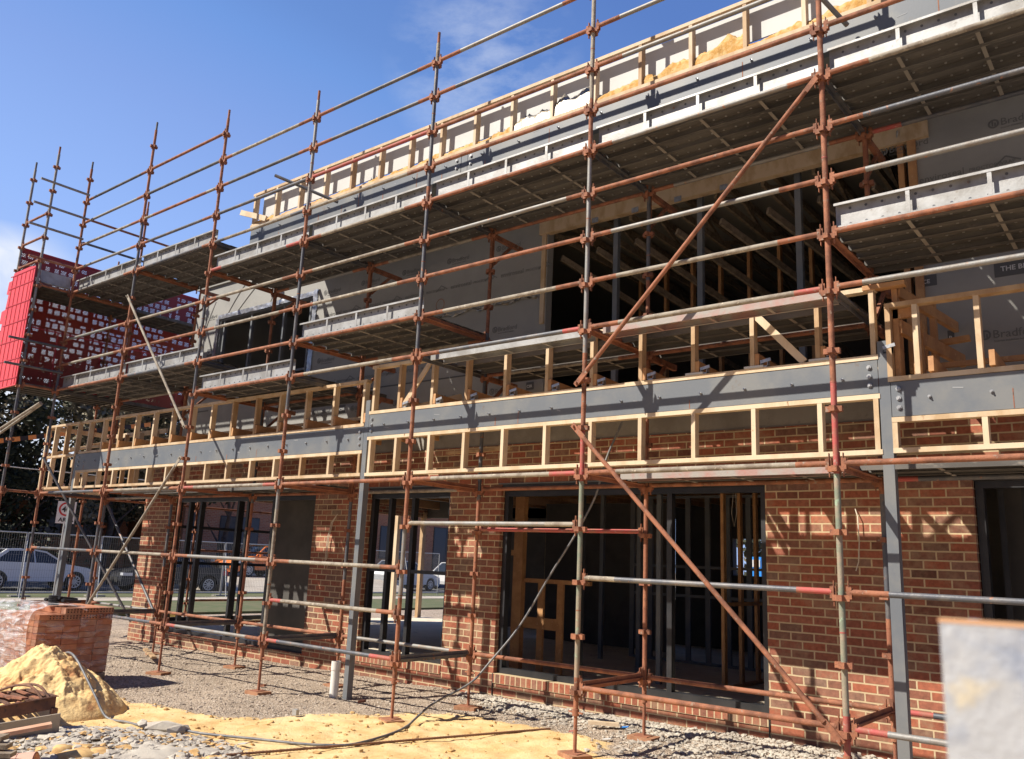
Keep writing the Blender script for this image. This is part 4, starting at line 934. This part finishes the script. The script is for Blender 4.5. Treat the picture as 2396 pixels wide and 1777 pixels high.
def wraplines(x0,x1,zs):
    x=x0
    while x<x1:
        for k,(z,kind) in enumerate(zs):
            inU1=U1[0]-.5<x<U1[1]+.0 and U1[2]-.05<z<U1[3]+.05
            inU2=U2[0]-.45<x<U2[1]+.02
            if inU1 or inU2: continue
            if kind=='B': logo(x-.06,z+.035,.048);text('Bradford',x,z,.098);text('Smarter Insulation Solutions',x,z-.035,.026)
            else:
                text('enviroseal',x,z,.105);text('PROCTORWRAP',x+.47,z+.005,.055)
                hx=x+.80;P_('printed_logo',MB().beam((hx-.1,WY-.004,z+.0),(hx,WY-.004,z+.09),.002,.014,0,(0,0,1)).beam((hx,WY-.004,z+.09),(hx+.13,WY-.004,z+.02),.002,.014),'ink')
        x+=1.0
wraplines(-9.40,-4.9,[(6.15,'B'),(5.72,'E'),(4.90,'B'),(4.49,'E'),(3.98,'B')])
wraplines(.30,1.6,[(5.72,'E')]);wraplines(.10,1.6,[]);
for x in (.02,1.08): logo(x-.06,6.185,.05);text('Bradford',x+.0,6.15,.11);text('Smarter Insulation Solutions',x,6.115,.026)
logo(.80,4.0,.05);text('Bradford',.86,3.96,.115);text('Smarter Insulation Solutions',.87,3.92,.028)
wraplines(-13.25,-13.0,[(6.25,'B')])
def dpanel(x0,x1,z0,z1,s,tx,h): P_('printed_panel',MB().box(x0,x1,WY-.004,WY-.001,z0,z1),'wrapdark');text(s,tx,z0+(z1-z0)*.3,h,'white_ink',y=WY-.007,bold=.001)
dpanel(-8.81,-8.65,3.95,4.09,'CSR',-8.79,.07);dpanel(-4.84,-4.71,3.98,4.09,'CSR',-4.83,.055);dpanel(-13.10,-12.90,5.44,5.6,'CSR',-13.08,.09);dpanel(.47,.53,3.95,4.09,'R',.48,.06)
dpanel(-.3+.26,.41,4.58,4.69,'INSULATION SPACE',-.62+.3,.07) if False else None
P_('printed_panel',MB().box(.21,.405,WY-.004,WY-.001,4.585,4.70),'wrapdark');text('CE',.27,4.615,.06,'white_ink',y=WY-.007,bold=.001)
P_('printed_panel',MB().box(.92,1.9,WY-.004,WY-.001,4.565,4.73),'wrapdark');text('THE BRADFORD ADVANTAGE',.975,4.62,.07,'white_ink',y=WY-.007,bold=.001)
P_('printed_panel',MB().box(-13.1,-12.88,4.9,5.1,WY-.004,WY-.001),'wrapdark') if False else None
# sprayed ring
b=MB();n=28
for k in range(n):
    a0,a1=2*math.pi*k/n,2*math.pi*(k+1)/n
    b.add([(-6.60+math.cos(a)*q*.9,WY-.003,5.50+math.sin(a)*q) for a,q in ((a0,.10),(a1,.10),(a1,.088),(a0,.088))],[(0,1,2,3)],0)
P_('spray_mark',b,'orange')
# cords hanging from the brick piers
def cord(pts,lab,m='cream',r=.006):
    tag(build('hanging_cord',MB().path(pts,r,6),M[m]),lab,'cord','loose cords hanging from the brick piers')
cord([(-8.58,2.07,2.28),(-8.68,2.05,2.15),(-8.75,2.05,1.9),(-8.76,2.05,1.65),(-8.76,2.05,1.42)],'pale cord hanging down the brick pier left of the middle steel post')
cord([(-8.60,2.085,2.28),(-8.66,2.06,2.16),(-8.73,2.06,1.9),(-8.745,2.06,1.55)],'second strand of pale cord on the same brick pier')
cord([(-.49,2.08,2.33),(-.46,2.05,2.25),(-.455,2.05,2.0),(-.47,2.05,1.8),(-.50,2.05,1.71)],'pale cord hanging down the brick pier at the right, behind the green post')
cord([(-1.9+.0,2.3,2.6),(-1.93,2.3,2.3),(-1.90,2.3,2.15),(-1.87,2.3,2.3),(-1.88,2.3,2.6)],'thin cord looped inside the head of the big opening','tan',.004)
# ------------------------------------------------------------------ loose things
def sandz(x,y):
    best=min(SANDV,key=lambda v:(v[0]-x)**2+(v[1]-y)**2);z=max(v[2] for v in SANDV if (v[0]-x)**2+(v[1]-y)**2<.0016) if (best[0]-x)**2+(best[1]-y)**2<.0016 else -9
    return max(z,hgt(x,y))+.016
hp=[(-10.6,-1.2,-.1)]+[(x,y,sandz(x,y)) for x,y in ((-9.2,-1.9),(-8.8,-2.0),(-8.4,-2.1),(-8.05,-2.18),(-7.8,-2.22),(-7.55,-2.25),(-7.3,-2.25),(-7.05,-2.24),(-6.8,-2.22),(-6.5,-2.16),(-6.2,-2.12))]+[(-5.91,-2.07,-.07),(-5.42,-2.01,-.075),(-4.87,-1.76,-.075),(-4.45,-1.57,-.075),(-4.25,-1.42,-.075),(-4.13,-1.2,-.075),(-4.222,-.672,-.07),(-4.4,-.25,-.07),(-4.62,.12,-.05),(-4.68,.45,.06),(-4.552,.9,.252),(-4.43,1.1,.49),(-4.233,1.4,.919),(-3.833,1.45,1.547),(-3.509,1.45,1.993),(-3.245,1.45,2.425),(-3.155,1.45,2.713),(-3.095,1.5,2.963),(-2.92,1.5,3.313)]
def smooth(pts,k=6):
    P=[Vector(p) for p in pts];out=[]
    for i in range(len(P)-1):
        a=P[max(i-1,0)];b_=P[i];c=P[i+1];d=P[min(i+2,len(P)-1)]
        for t_ in range(k):
            t=t_/k;out.append(.5*((2*b_)+(c-a)*t+(2*a-5*b_+4*c-d)*t*t+(3*b_-a-3*c+d)*t**3))
    out.append(P[-1]);return out
tag(build('hose',MB().path(smooth(hp),.0125,8),M['cable']),'long grey hose running over the sand pile and up into the building','hose')
b=MB();p=Vector((-4.52,-2.30,-.085));q=Vector((-3.36,.86,-.065));b.tube(p,q,.011,8,0);dd=(q-p)
n=110
for k in range(n):
    c=p+dd*(k+.5)/n;b.tube(c-dd.normalized()*.004,c+dd.normalized()*.004,.0135,8,0)
tag(build('rebar',b,M['rebar']),'ribbed rusty steel bar lying on the yellow sand','steel bar')
b=MB().tube((-6.58,.60,-.14),(-6.58,.60,.30),.055,24,0,caps=True).tube((-6.58,.60,.20),(-6.58,.60,.305),.060,24,0)
tag(build('pvc_pipe',b,M['pvc']),'upright white plastic pipe capped beside the middle steel post','pipe')
b=MB().tube((-10.95,-2.0,-.1),(-10.95,-2.0,.45),.055,20,0).tube((-10.95,-2.0,.44),(-10.95,-2.0,.47),.062,20,0)
tag(build('pvc_pipe',b,M['pvc']),'upright white plastic pipe at the left edge behind the brick pallet','pipe')
tag(build('metal_offcut',MB().box(-5.82,-5.75,-.62,-.58,-.11,-.05),M['galv']),'small shiny metal block on the edge of the sand','metal block')
# debris
for i,(x,y,m,l) in enumerate([(-2.85,1.52,'blue','scrap of blue plastic on the rubble by the back scaffold foot'),(-3.1,.9,'red','torn red scrap on the sand below the big opening'),(-2.65,.85,'panelwhite','white scrap lying on the rubble near the wall'),(-4.75,-1.98,'panelwhite','white scrap of paper beside the rusty bar'),(-7.75,.35,'orange','orange brick chip on the gravel near the second scaffold foot'),(-6.0,.55,'orange','orange brick chip near the middle steel post')]):
    z_=hgt(x,y);b=MB();b.beam((x-.04,y,z_+.02),(x+.045,y+.02,z_+.035),.05,.008 if m!='orange' else .03);tag(build('debris_scrap',b,M[m]),l,'scrap')
for p,q,l in (((-3.2,1.35,-.03),(-2.9,1.5,-.03),'small red-brown offcut by the rubble strip'),((-12.2,1.1,-.1),(-10.9,.55,-.08),'long pale timber batten on the gravel at the left pier')):
    tag(build('timber_offcut',MB().beam(p,q,.07,.035),M['pine']),l,'timber offcut')
tag(build('site_cabinet',MB().box(-10.23,-9.70,22,22.8,-.2,2.2).box(-10.20,-9.73,21.98,21.999,1.85,2.1,1),[M['blue'],M['panelwhite']]),'small bright blue cabinet seen deep through the big opening','cabinet')
tag(build('yellow_block',MB().box(-18.6,-17.6,4.6,4.9,-.15,.05),M['yellow']),'yellow block on the grass beyond the left openings','block')
# pallet of bricks
pt=thing('brick_pallet','stacked bricks on a pallet wrapped in torn clear plastic','brick pallet',(-9.8,-1.45,-.12))
A=Vector((-9.39,-.98,0));Bp=Vector((-9.30,-1.875,0));u_=(Bp-A).normalized();v_=Vector((u_.y,-u_.x,0));
if v_.x>0: v_=-v_
Lu=(Bp-A).length;Lv=1.0
RM=Matrix(((u_.x,v_.x,0,A.x),(u_.y,v_.y,0,A.y),(0,0,1,0),(0,0,0,1)))
def packmat():
    m=M['packbrick'].copy();return m
b=MB();rnd=random.Random(3)
nrow=11
for r_ in range(nrow):
    z0=-.02+r_*.076
    for k in range(4):
        u0_=k*Lu/4;top=(r_==nrow-1)
        if top and k==3: continue
        jx=rnd.uniform(-.006,.006)
        b.box(u0_+.003,u0_+Lu/4-.003,jx,.11+jx,z0,z0+.072,rnd.randrange(3));b.box(u0_+.003,u0_+Lu/4-.003,.12,Lv-.13,z0,z0+.0715,0)
    for k in range(9):
        v0=k*Lv/9
        if top_skip:=(r_==nrow-1): pass
        b.box(Lu-.002+rnd.uniform(-.004,.004),Lu+.10,v0+.003,v0+Lv/9-.003,z0-.0,z0+.072,rnd.randrange(3)) if r_<nrow-1 else None
# core holes on the two upper courses, right face
for r_ in (nrow-1,nrow-2):
    z0=-.02+r_*.076
    for k in range(4 if r_==nrow-2 else 3):
        for h_ in range(5):
            uu_=k*Lu/4+.02+h_*.042
            for zz in (.022,.05): b.tube((uu_,-.0095,z0+zz),(uu_,-.006,z0+zz),.0095,8,3)
b.xf(RM)
M['pb1']=mat('stacked_brick_a',(.50,.22,.12),.9,0,(.42,.17,.09),(.30,.12,.08),9,6);M['pb2']=mat('stacked_brick_b',(.40,.17,.10),.9,0,(.34,.13,.08),None,9,6);M['pb3']=mat('stacked_brick_c',(.46,.25,.16),.9,0,(.36,.17,.11),None,9,6)
build('bricks',b,[M['pb1'],M['pb2'],M['pb3'],M['brickhole']],pt)
b=MB()
for k in (0,.40,.80): b.box(0,Lu+.08,k,k+.09,-.12,-.03)
b.xf(RM);build('pallet_boards',b,M['old_or_shaded_wood'],pt)
# plastic film: drapes left face and top
b=MB();n1,n2=46,60
path_=[(-.02,-.018,.10),(-.02,-.02,.60)]
def film(fn,n1,n2):
    b=MB()
    for j in range(n2+1):
        for i in range(n1+1):
            P=Vector(fn(i/n1,j/n2));nn=noise.noise(P*2.3)*.05+noise.noise(Vector((P.x*7,P.y*7,P.z*3)))*.028+noise.noise(P*17)*.010
            P+=Vector((.3,-.3,1)).normalized()*nn if False else (v_*0-u_*0)+Vector((0,0,nn*.6))+u_*nn
            b.v.append(tuple(P))
    for j in range(n2):
        for i in range(n1):
            q=j*(n1+1)+i;b.f.append((q,q+1,q+n1+2,q+n1+1));b.m.append(0);b.s.append(True)
    return b
def f1(s,t): # over the u=Lu face and over top; t 0 bottom ->1 top over
    if t<.62:
        k=t/.62;bul=.06+.10*math.sin(k*2.6);u=Lu+.11+bul*(1-.3*k);z=-.08+k*.86
    else:
        k=(t-.62)/.38;u=Lu+.17-k*(.62+.25*math.sin(s*5));z=.80+.07*math.sin(k*3.14)
    return RM@Vector((u,-.06+s*1.2,z))
build('plastic_wrap',film(f1,50,70),M['plastic'],pt)
def f2(s,t): # right face skin
    return RM@Vector((-.02+s*(Lu+.16),-.045-.02*math.sin(t*9+s*4),-.06+t*.80))
build('plastic_wrap',film(f2,46,36),M['plastic'],pt) if True else None
M['film2']=M['plastic'].copy();M['film2'].name='thin_film'
for nn in M['film2'].node_tree.nodes:
    if nn.type=='MAP_RANGE': nn.inputs[3].default_value=.0;nn.inputs[4].default_value=.26;nn.inputs[1].default_value=.48
pt.children[-1].data.materials[0]=M['film2']
b=MB();c0=RM@Vector((.25,.5,.90))
for k in range(5):
    p0=RM@Vector((.25+k*.03,.42+k*.035,.86+.03*(k%2)));p1=RM@Vector((.62+k*.03,.20+k*.05,.90+.03*(k%2)));b.tube(p0,p1,.022,8,0)
cc=RM@Vector((.66,.34,.86))
for k in range(6): b.tube((cc.x,cc.y,.83+k*.022),(cc.x,cc.y,.845+k*.022),.07-.004*(k%2),18,0)
tag(build('corrugated_pipe',b,M['blackpipe']),'bundle of black strapping and ribbed pipe on top of the brick pallet','pipe bundle')
# lower left junk
t=thing('rusty_rack','rusty steel angle rack with loose bars at the left foreground','steel rack',(-6.6,-3.3,-.1))
TR=[Vector(v) for v in ((-6.40,-3.55,.16),(-6.116,-3.078,.262),(-7.287,-2.814,.162),(-7.55,-3.30,.10))]
b=MB()
for i in range(4):
    p,q=TR[i],TR[(i+1)%4];b.beam(p-Vector((0,0,.05)),q-Vector((0,0,.05)),.012,.115);b.beam(p,q,.05,.008)
build('angle_frame',b,M['rustdark'],t)
for k in range(7):
    a=TR[0].lerp(TR[1],k/6.5+.03);c=TR[3].lerp(TR[2],k/6.5+.03);build('bar',MB().beam(a,c,.022,.022),M['rust' if k%2 else 'rustdark'],t)
build('bar',MB().beam(TR[3]+Vector((0,0,.05)),TR[0].lerp(TR[1],.55)+Vector((0,0,.03)),.06,.018),M['orange'],t)
for k in range(2):
    build('bent_bar',MB().path(smooth([TR[2].lerp(TR[3],.3+.2*k)+Vector((0,0,.02)),TR[2].lerp(TR[0],.4)+Vector((0,0,.10)),TR[1].lerp(TR[0],.15+.1*k)+Vector((-.2,0,.09)),TR[1].lerp(TR[0],.1+.1*k)]),.012,7),M['rustdark'],t)
for v in TR: build('leg',MB().beam((v.x,v.y,-.2),(v.x,v.y,v.z-.1),.05,.05),M['rustdark'],t)
bp=[(-6.034,-3.621,.088),(-5.775,-3.171,.171),(-5.865,-3.109,-.31),(-6.258,-3.657,-.433)]
b=MB();n_=Vector((-.85,.45,0))*.03
b.add([Vector(p) for p in bp]+[Vector(p)+n_ for p in bp],[(3,2,1,0),(4,5,6,7),(0,1,5,4),(1,2,6,5),(2,3,7,6),(3,0,4,7)],0)
tag(build('cement_sheet',b,M['sheet']),'upright tan cement sheet leaning in the left foreground','sheet')
b=MB().beam((-5.45,-4.05,.10),(-5.25,-3.475,.188),.11,.03)
tag(build('timber_plank',b,M['boardpink']),'pinkish sawn plank lying against the tan sheet','plank')
b=MB()
for k in range(4):
    a=Vector((-3.95,-4.75,.46-k*.036));c=Vector((-3.66-k*.0+k*.075,-4.47-k*.0,.455-k*.036));b.beam(a+Vector((k*.06,-.03*k,0)),c,.10,.026)
tag(build('weathered_pallet',b,M['old_or_shaded_wood']),'grey weathered slats at the bottom left corner','pallet')
b=MB().tube((-4.22,-4.42,.13),(-3.98,-4.12,.17),.105,32,0,caps=False).tube((-4.22,-4.42,.13),(-3.98,-4.12,.17),.093,32,0,caps=False).tube((-4.05,-4.21,.158),(-4.045,-4.203,.159),.108,32,0)
tag(build('drain_pipe',b,M['terra']),'salmon coloured drain pipe at the bottom left corner','pipe')
# foreground post
t=thing('galvanised_post','blurred pale galvanised post close to the camera at the right edge','post',(2.15,-6.46,-.1))
build('plate',MB().box(2.103,2.21,-6.50,-6.492,-.12,1.629).box(2.103,2.107,-6.4919,-6.44,-.12,1.629),M['galvpost'],t);build('top_edge',MB().box(2.1026,2.2104,-6.5003,-6.4917,1.629,1.6305),M['rustedge'],t)
# ------------------------------------------------------------------ street
def fencepanel(p,q,lab):
    p=Vector(p);q=Vector(q);d=(q-p);L_=d.length;d.normalize()
    t=thing('fence_panel',lab,'fence panel',((p+q)/2),'temporary wire fence panels along the street')
    b=MB();zb,zt=p.z+.1,p.z+2.1
    b.tube((p.x,p.y,zb-.1),(p.x,p.y,zt),.02,8);b.tube((q.x,q.y,zb-.1),(q.x,q.y,zt),.02,8);b.tube((p.x,p.y,zt),(q.x,q.y,zt),.02,8);b.tube((p.x,p.y,zb+.1),(q.x,q.y,zb+.1),.02,8)
    build('frame',b,M['fence'],t)
    b=MB();n=int(L_/.075)
    for k in range(1,n): c=p+d*(L_*k/n);b.beam((c.x,c.y,zb+.1),(c.x,c.y,zt),.0042,.0042)
    for k in range(1,8): z=zb+.1+k*.24;b.beam((p.x,p.y,z),(q.x,q.y,z),.0042,.0042)
    build('wire_infill',b,M['wire'],t)
    b=MB().box(p.x-.15,p.x+.15,p.y-.3,p.y+.3,p.z,p.z+.12);build('foot_block',b,M['concrete'],t)
    build('stay',MB().tube((p.x+.0,p.y+.0,zt-.2),(p.x+.9,p.y-.35,p.z),.018,8),M['fence'],t)
yy=0.2;k=0
FW=['at the far left behind the white car window','in front of the white car door','in front of the white car bonnet','just right of the white car','left of the brick pier','seen through the wide left opening','in front of the orange car','right of the orange car','seen through the narrow window','further right beyond the narrow window']
for k in range(10): fencepanel((-27.6,yy,-.2),(-27.6,yy+2.4,-.2),'temporary wire fence panel '+FW[k]);yy+=2.45
def wheel(t,x,y,r,side):
    w=bpy.data.objects.new('wheel',None)
    b=MB();b.tube((x,y,r),(x,y+side*.2,r),r,24,0)
    o=build('tyre',b,M['tyre'],t);
    b=MB();yy=y if side>0 else y;o_=-side*.006
    for k in range(10):
        a=k*.628;b.beam((x,y+o_,r),(x+math.cos(a)*r*.62,y+o_,r+math.sin(a)*r*.62),.04,.012,0,up=(0,1,0))
    n=24
    for k in range(n):
        a0,a1=2*math.pi*k/n,2*math.pi*(k+1)/n
        b.add([(x+math.cos(a)*q,y+o_,r+math.sin(a)*q) for a,q in ((a0,r*.68),(a1,r*.68),(a1,r*.60),(a0,r*.60))],[(0,1,2,3) if side<0 else (3,2,1,0)],0)
    b.tube((x,y+o_*1.6,r),(x,y,r),.05,10,0)
    build('rim',b,M['alloy'],t)
def car(loc,rot,paint,lab,h=1.48,L_=4.4,suv=False,lights=True):
    t=thing('parked_car',lab,'car',(0,0,0),'cars parked on the street')
    W=.88;wr=.33;fx,rx=L_/2-.85,-L_/2+.80
    def arch(cx):
        return [(cx+math.cos(a)*.385,wr+math.sin(a)*.385) for a in [math.pi*k/10 for k in range(0,11)]]
    # body side outline, x forward
    bot=[(-L_/2+.05,.32)]+[p for p in arch(rx)[::-1] if p[1]>.2]+[p for p in arch(fx)[::-1] if p[1]>.2]+[(L_/2-.08,.22)]
    top=[(L_/2,.42),(L_/2-.01,.60),(L_/2-.12,.74),(L_/2-.45,.86),(L_/2-1.15,.97),(.2,1.0),(-L_/2+.6,1.03),(-L_/2+.1,1.0),(-L_/2,.85),(-L_/2-.0,.5)]
    out=bot+top
    b=MB()
    n=len(out)
    def prof(s_,k): return [(x*(1 if abs(k)<.98 else .985),s_*k*W,z) for x,z in out]
    rings=[]
    for k,ins in ((-1,0),(-.97,-.02),(.97,-.02),(1,0)): pass
    L1=[(x,-W,z) for x,z in out];R1=[(x,W,z) for x,z in out]
    b.add(L1+R1,[(i,(i+1)%n,n+(i+1)%n,n+i)[::-1] for i in range(n)],0,False)
    # side faces as fans between arches: triangulate via bmesh-free ngon
    b.add(L1,[tuple(range(n))],0);b.add(R1,[tuple(range(n-1,-1,-1))],0)
    M4=Matrix.Translation(loc)@Matrix.Rotation(rot,4,'Z')
    def bb(name,b,m):
        b.xf(M4);return build(name,b,m if isinstance(m,list) else M[m],t)
    bb('body',b,paint)
    roof=h-.02;gx=[(L_/2-1.25,.97),(L_/2-1.95,roof-.06),(L_/2-2.4,roof),(-L_/2+1.1,roof-.03),(-L_/2+.45 if suv else -L_/2+.55,1.02)]
    b=MB();nn=len(gx)
    Lg=[(x,-W+.04+(z-.97)*.42,z) for x,z in gx];Rg=[(x,W-.04-(z-.97)*.42,z) for x,z in gx]
    b.add(Lg+Rg,[(i,(i+1)%nn,nn+(i+1)%nn,nn+i)[::-1] for i in range(nn)]+[tuple(range(nn)),tuple(range(2*nn-1,nn-1,-1))],0)
    bb('glasshouse',b,'glass')
    b=MB()
    for s_ in (-1,1):
        def gp(x,z): return (x,s_*(W-.035-(z-.97)*.42),z)
        b.beam(gp(gx[0][0],.97),gp(gx[1][0],gx[1][1]),.05,.06);b.beam(gp(gx[1][0],gx[1][1]),gp(gx[2][0],gx[2][1]+.01),.06,.06);b.beam(gp(gx[2][0],gx[2][1]+.01),gp(gx[3][0],gx[3][1]+.01),.06,.06);b.beam(gp(gx[3][0],gx[3][1]),gp(gx[4][0],1.02),.07,.12)
        b.beam(gp(-.15,.98),gp(-.2,roof-.02),.03,.06)
    b.box(gx[3][0],gx[2][0],-W+.24,W-.24,roof-.01,roof+.025)
    bb('roof',b,paint)
    for s_ in (-1,1):
        b=MB().beam((L_/2-1.45,s_*(W+.02),1.0),(L_/2-1.45,s_*(W+.14),1.03),.12,.13);bb('mirror',b,paint)
        b=MB().box(L_/2-.42,L_/2-.04,s_*(W+.004) if s_<0 else W-.25,-W+.25 if s_<0 else W+.004,.63,.74);bb('headlight',b,'lamp')
        b=MB().box(-L_/2-.008,-L_/2+.25,-W-.004 if s_<0 else W-.3,-W+.3 if s_<0 else W+.004,.72,.90);bb('tail_light',b,'redlamp')
        b=MB().box(-.2,.05,s_*W-.015,s_*W+.015,.82,.85);bb('door_handle',b,paint)
        b=MB().box(-.62,-.61,s_*W-.003,s_*W+.003,.35,.98).box(.55,.56,s_*W-.003,s_*W+.003,.35,.97);bb('door_gap',b,'tyre')
    b=MB().box(L_/2-.02,L_/2+.006,-.5,.5,.36,.56);bb('grille',b,'tyre')
    for xx in (fx,rx):
        for s_ in (-1,1):
            bt=MB();yo=s_*(W-.01);bt.tube((xx,yo,wr),(xx,yo-s_*.2,wr),wr,24,0);bb('tyre',bt,'tyre')
            b=MB();yq=yo+s_*.004
            for k in range(10):
                a=k*.628;b.beam((xx,yq,wr),(xx+math.cos(a)*wr*.64,yq,wr+math.sin(a)*wr*.64),.035,.012,0,up=(0,1,0))
            for k in range(24):
                a0,a1=2*math.pi*k/24,2*math.pi*(k+1)/24
                b.add([(xx+math.cos(a)*q,yq+s_*.003,wr+math.sin(a)*q) for a,q in ((a0,wr*.70),(a1,wr*.70),(a1,wr*.60),(a0,wr*.60))],[(0,1,2,3)],0)
            bb('rim',b,'alloy')
    # re-origin empty
    return t
car((-32.6,7.35,-.15),R(88),'white_paint','white hatchback parked behind the wire fence at the far left')
car((-33.2,15.6,-.15),R(-90),'dark_paint','charcoal car with a red tail light, half hidden left of the brick pier',1.5) if False else None
car((-31.2,12.2,-.15),R(-96),'dark_paint','charcoal car with a red tail light, half hidden left of the brick pier',1.5)
car((-33.9,18.2,.42),R(-82),'orange_paint','bright orange small car parked on the driveway across the street',1.5,3.9)
car((-33,27.5,-.15),R(95),'silver_paint','silver car seen through the narrow window opening',1.6,4.5)
car((-34,33.5,-.15),R(95),'white_paint','white car seen through the narrow window opening, right of the silver one',1.6,4.6)
for x,y,l in ((-14.9,9.35,'left one of two sunlit timber props seen through the narrow window'),(-14.6,10.05,'right one of two sunlit timber props seen through the narrow window')):
    tag(build('timber_prop',MB().box(x,x+.12,y,y+.12,-.12,2.9),M['pine']),l,'timber prop')
# road sign
t=thing('speed_sign','white 40 area speed sign with red ring, half hidden by the dark steel post','road sign',(-22,3.85,-.2))
n_=Vector((1,-.55,0)).normalized();s_=Vector((n_.y,-n_.x,0))*-1
C0=Vector((-22,3.72,2.45))
def bbx(w,h,off,d=.004): 
    b=MB();c=C0+n_*off;b.beam(c-s_*w/2,c+s_*w/2,d,h,0);return b
build('plate',bbx(.46,.60,0),M['signwhite'],t)
b=MB()
for k in range(32):
    a0,a1=2*math.pi*k/32,2*math.pi*(k+1)/32
    cz=C0+n_*.006+Vector((0,0,.09))
    b.add([cz+s_*math.cos(a)*q+Vector((0,0,math.sin(a)*q)) for a,q in ((a0,.19),(a1,.19),(a1,.145),(a0,.145))],[(0,1,2,3)],0)
build('ring',b,M['signred'],t)
def signtext(st,du,dz,h):
    X=s_;Zv=Vector((0,0,1));o=C0+n_*.008+s_*du+Zv*dz
    T=Matrix(((X.x,Zv.x,n_.x,o.x),(X.y,Zv.y,n_.y,o.y),(0,1,n_.z,o.z),(0,0,0,1)))
    text(st,0,0,h,'signblack',parent=t,name='lettering',Mx=T,bold=.004)
signtext('40',-.115,.01,.22);signtext('AREA',-.16,-.25,.15)
build('pole',MB().tube(C0+Vector((0,0,.3))-n_*.03,Vector((-22.0,3.72,-.25))-n_*.03,.03,10),M['fence'],t)
# hazard striped boom
b=MB();p=Vector((-20,-.5,3.55));q=Vector((-20,4.9,4.97));n=30
for k in range(n): b.beam(p.lerp(q,k/n),p.lerp(q,(k+1)/n),.06,.11,k%2)
tag(build('striped_boom',b,[M['hazorange'],M['hazblack']]),'orange and black striped bar strung across behind the left scaffold end','barrier bar')
tag(build('overhead_wire',MB().path([(-21,-6,3.6),(-21,2,3.45),(-21,9,3.5),(-21,16,3.7)],.012,6),M['panelwhite']),'thin white overhead wire crossing in front of the dark trees','wire')
# houses
def house(x,y0,y1,h,lab,wins,garage=None):
    t=thing('brick_house',lab,'house',(x-4,(y0+y1)/2,-.15))
    build('wall',MB().box(x-8,x,y0,y1,-.2,h),M['housebrick'],t)
    b=MB();v=[(x+.6,y0-.6,h),(x+.6,y1+.6,h),(x-8.6,y1+.6,h),(x-8.6,y0-.6,h),(x-4,y0+3,h+2),(x-4,y1-3,h+2)]
    b.add(v,[(0,1,5,4),(2,3,4,5),(0,4,3),(1,2,5),(3,2,1,0)],0);build('roof',b,M['tile'],t)
    build('gutter',MB().box(x+.58,x+.70,y0-.6,y1+.6,h-.12,h+.02),M['panelwhite'],t)
    for (a,c,z0,z1,m) in wins:
        w_=build('window',MB().box(x-.02,x+.03,a,c,z0,z1),M['black'],t)
        build('pane',MB().box(x+.03,x+.04,a+.06,(a+c)/2-.03,z0+.06,z1-.06),M[m],w_);build('pane',MB().box(x+.03,x+.04,(a+c)/2+.03,c-.06,z0+.06,z1-.06),M['window_dark'],w_)
    return t
house(-44,8.5,16.8,3.75,'shaded brick house with pale blinds across the street',[(11.5,13.2,1.9,3.5,'window_dark'),(13.0+.3,15.4,1.9,3.5,'blind')])
house(-39,17.2,48,5.2,'sunlit red brick house with dark garage behind the orange car',[(17.6,18.2,1.2,3.6,'window_dark'),(19.3,21.8,.42,3.45,'interior'),(25,27.5,1.5,3.6,'blind'),(31,33,1.5,3.6,'window_dark'),(36,38.5,.9,3.8,'window_dark'),(42,44,1.5,3.6,'blind')])
# trees
def tree(x,y,h,r,lab,dry=.15,n=3200,z0=-.2,low=.2):
    t=thing('tree',lab,'tree',(x,y,z0),'dark trees across the street')
    rn=random.Random(int(x*7+y*13));b=MB();p=[Vector((x,y,z0))]
    for k in range(1,6): p.append(p[-1]+Vector((rn.uniform(-.25,.25),rn.uniform(-.25,.25),h*.14)))
    for k in range(5): b.tube(p[k],p[k+1],.22-.03*k,8,0,.22-.03*(k+1))
    for k in range(9):
        s0=p[rn.randrange(1,6)];e=s0+Vector((rn.uniform(-1,1)*r*.7,rn.uniform(-1,1)*r*.7,rn.uniform(.2,1)*h*.3));b.tube(s0,e,.07,6,0,.02)
    build('trunk',b,M['bark'],t)
    b=MB();cl=[]
    for k in range(54):
        a=rn.uniform(0,6.28);q=r*rn.random()**.6;zz=z0+h*rn.uniform(low,1);cl.append((Vector((x+math.cos(a)*q,y+math.sin(a)*q,zz)),rn.uniform(.5,1.1)*r*.32,rn.random()<dry))
    for k in range(n):
        c,cr,dr=cl[rn.randrange(len(cl))]
        o=Vector((rn.gauss(0,1),rn.gauss(0,1),rn.gauss(0,.8)))*cr*.55
        ax=Vector((rn.gauss(0,1),rn.gauss(0,1),rn.gauss(0,1))).normalized();ay=ax.orthogonal().normalized();s1=rn.uniform(.10,.22)
        q=c+o;b.add([q-ax*s1,q+ay*s1*.45,q+ax*s1,q-ay*s1*.45],[(0,1,2,3)],1 if dr else 0)
    build('crown',b,[M['leaf'],M['leafdry']],t)
tree(-40.5,4.0,11,3.6,'dark dense tree at the far left behind the scaffold end',.05,14000,low=.03)
tree(-41,8.9,10.2,3.2,'dark tree left of the brick house window',.08,12500,low=.05)
tree(-39.8,-1.5,11.5,3.6,'dark tree at the extreme left edge',.04,7000,low=.03)
tree(-13.5,31,6.5,2.6,'dark tree beyond the blue cabinet',.2,3500,low=.1)
tree(-40,13.6,9.6,2.9,'bushy tree with dry pale leaves above the left stud wall',.5,10500,low=.34)
tree(-43,15.9,9.6,2.8,'tree with pale dry leaves seen between the studs',.4,10500,low=.34)
tree(-36.3,17.9,6.2,1.3,'dark spiky foliage hanging in front of the sunlit brick house',.0,1400,low=.72)
for o in list(bpy.data.objects):
    if '_w' in o: del o['_w']
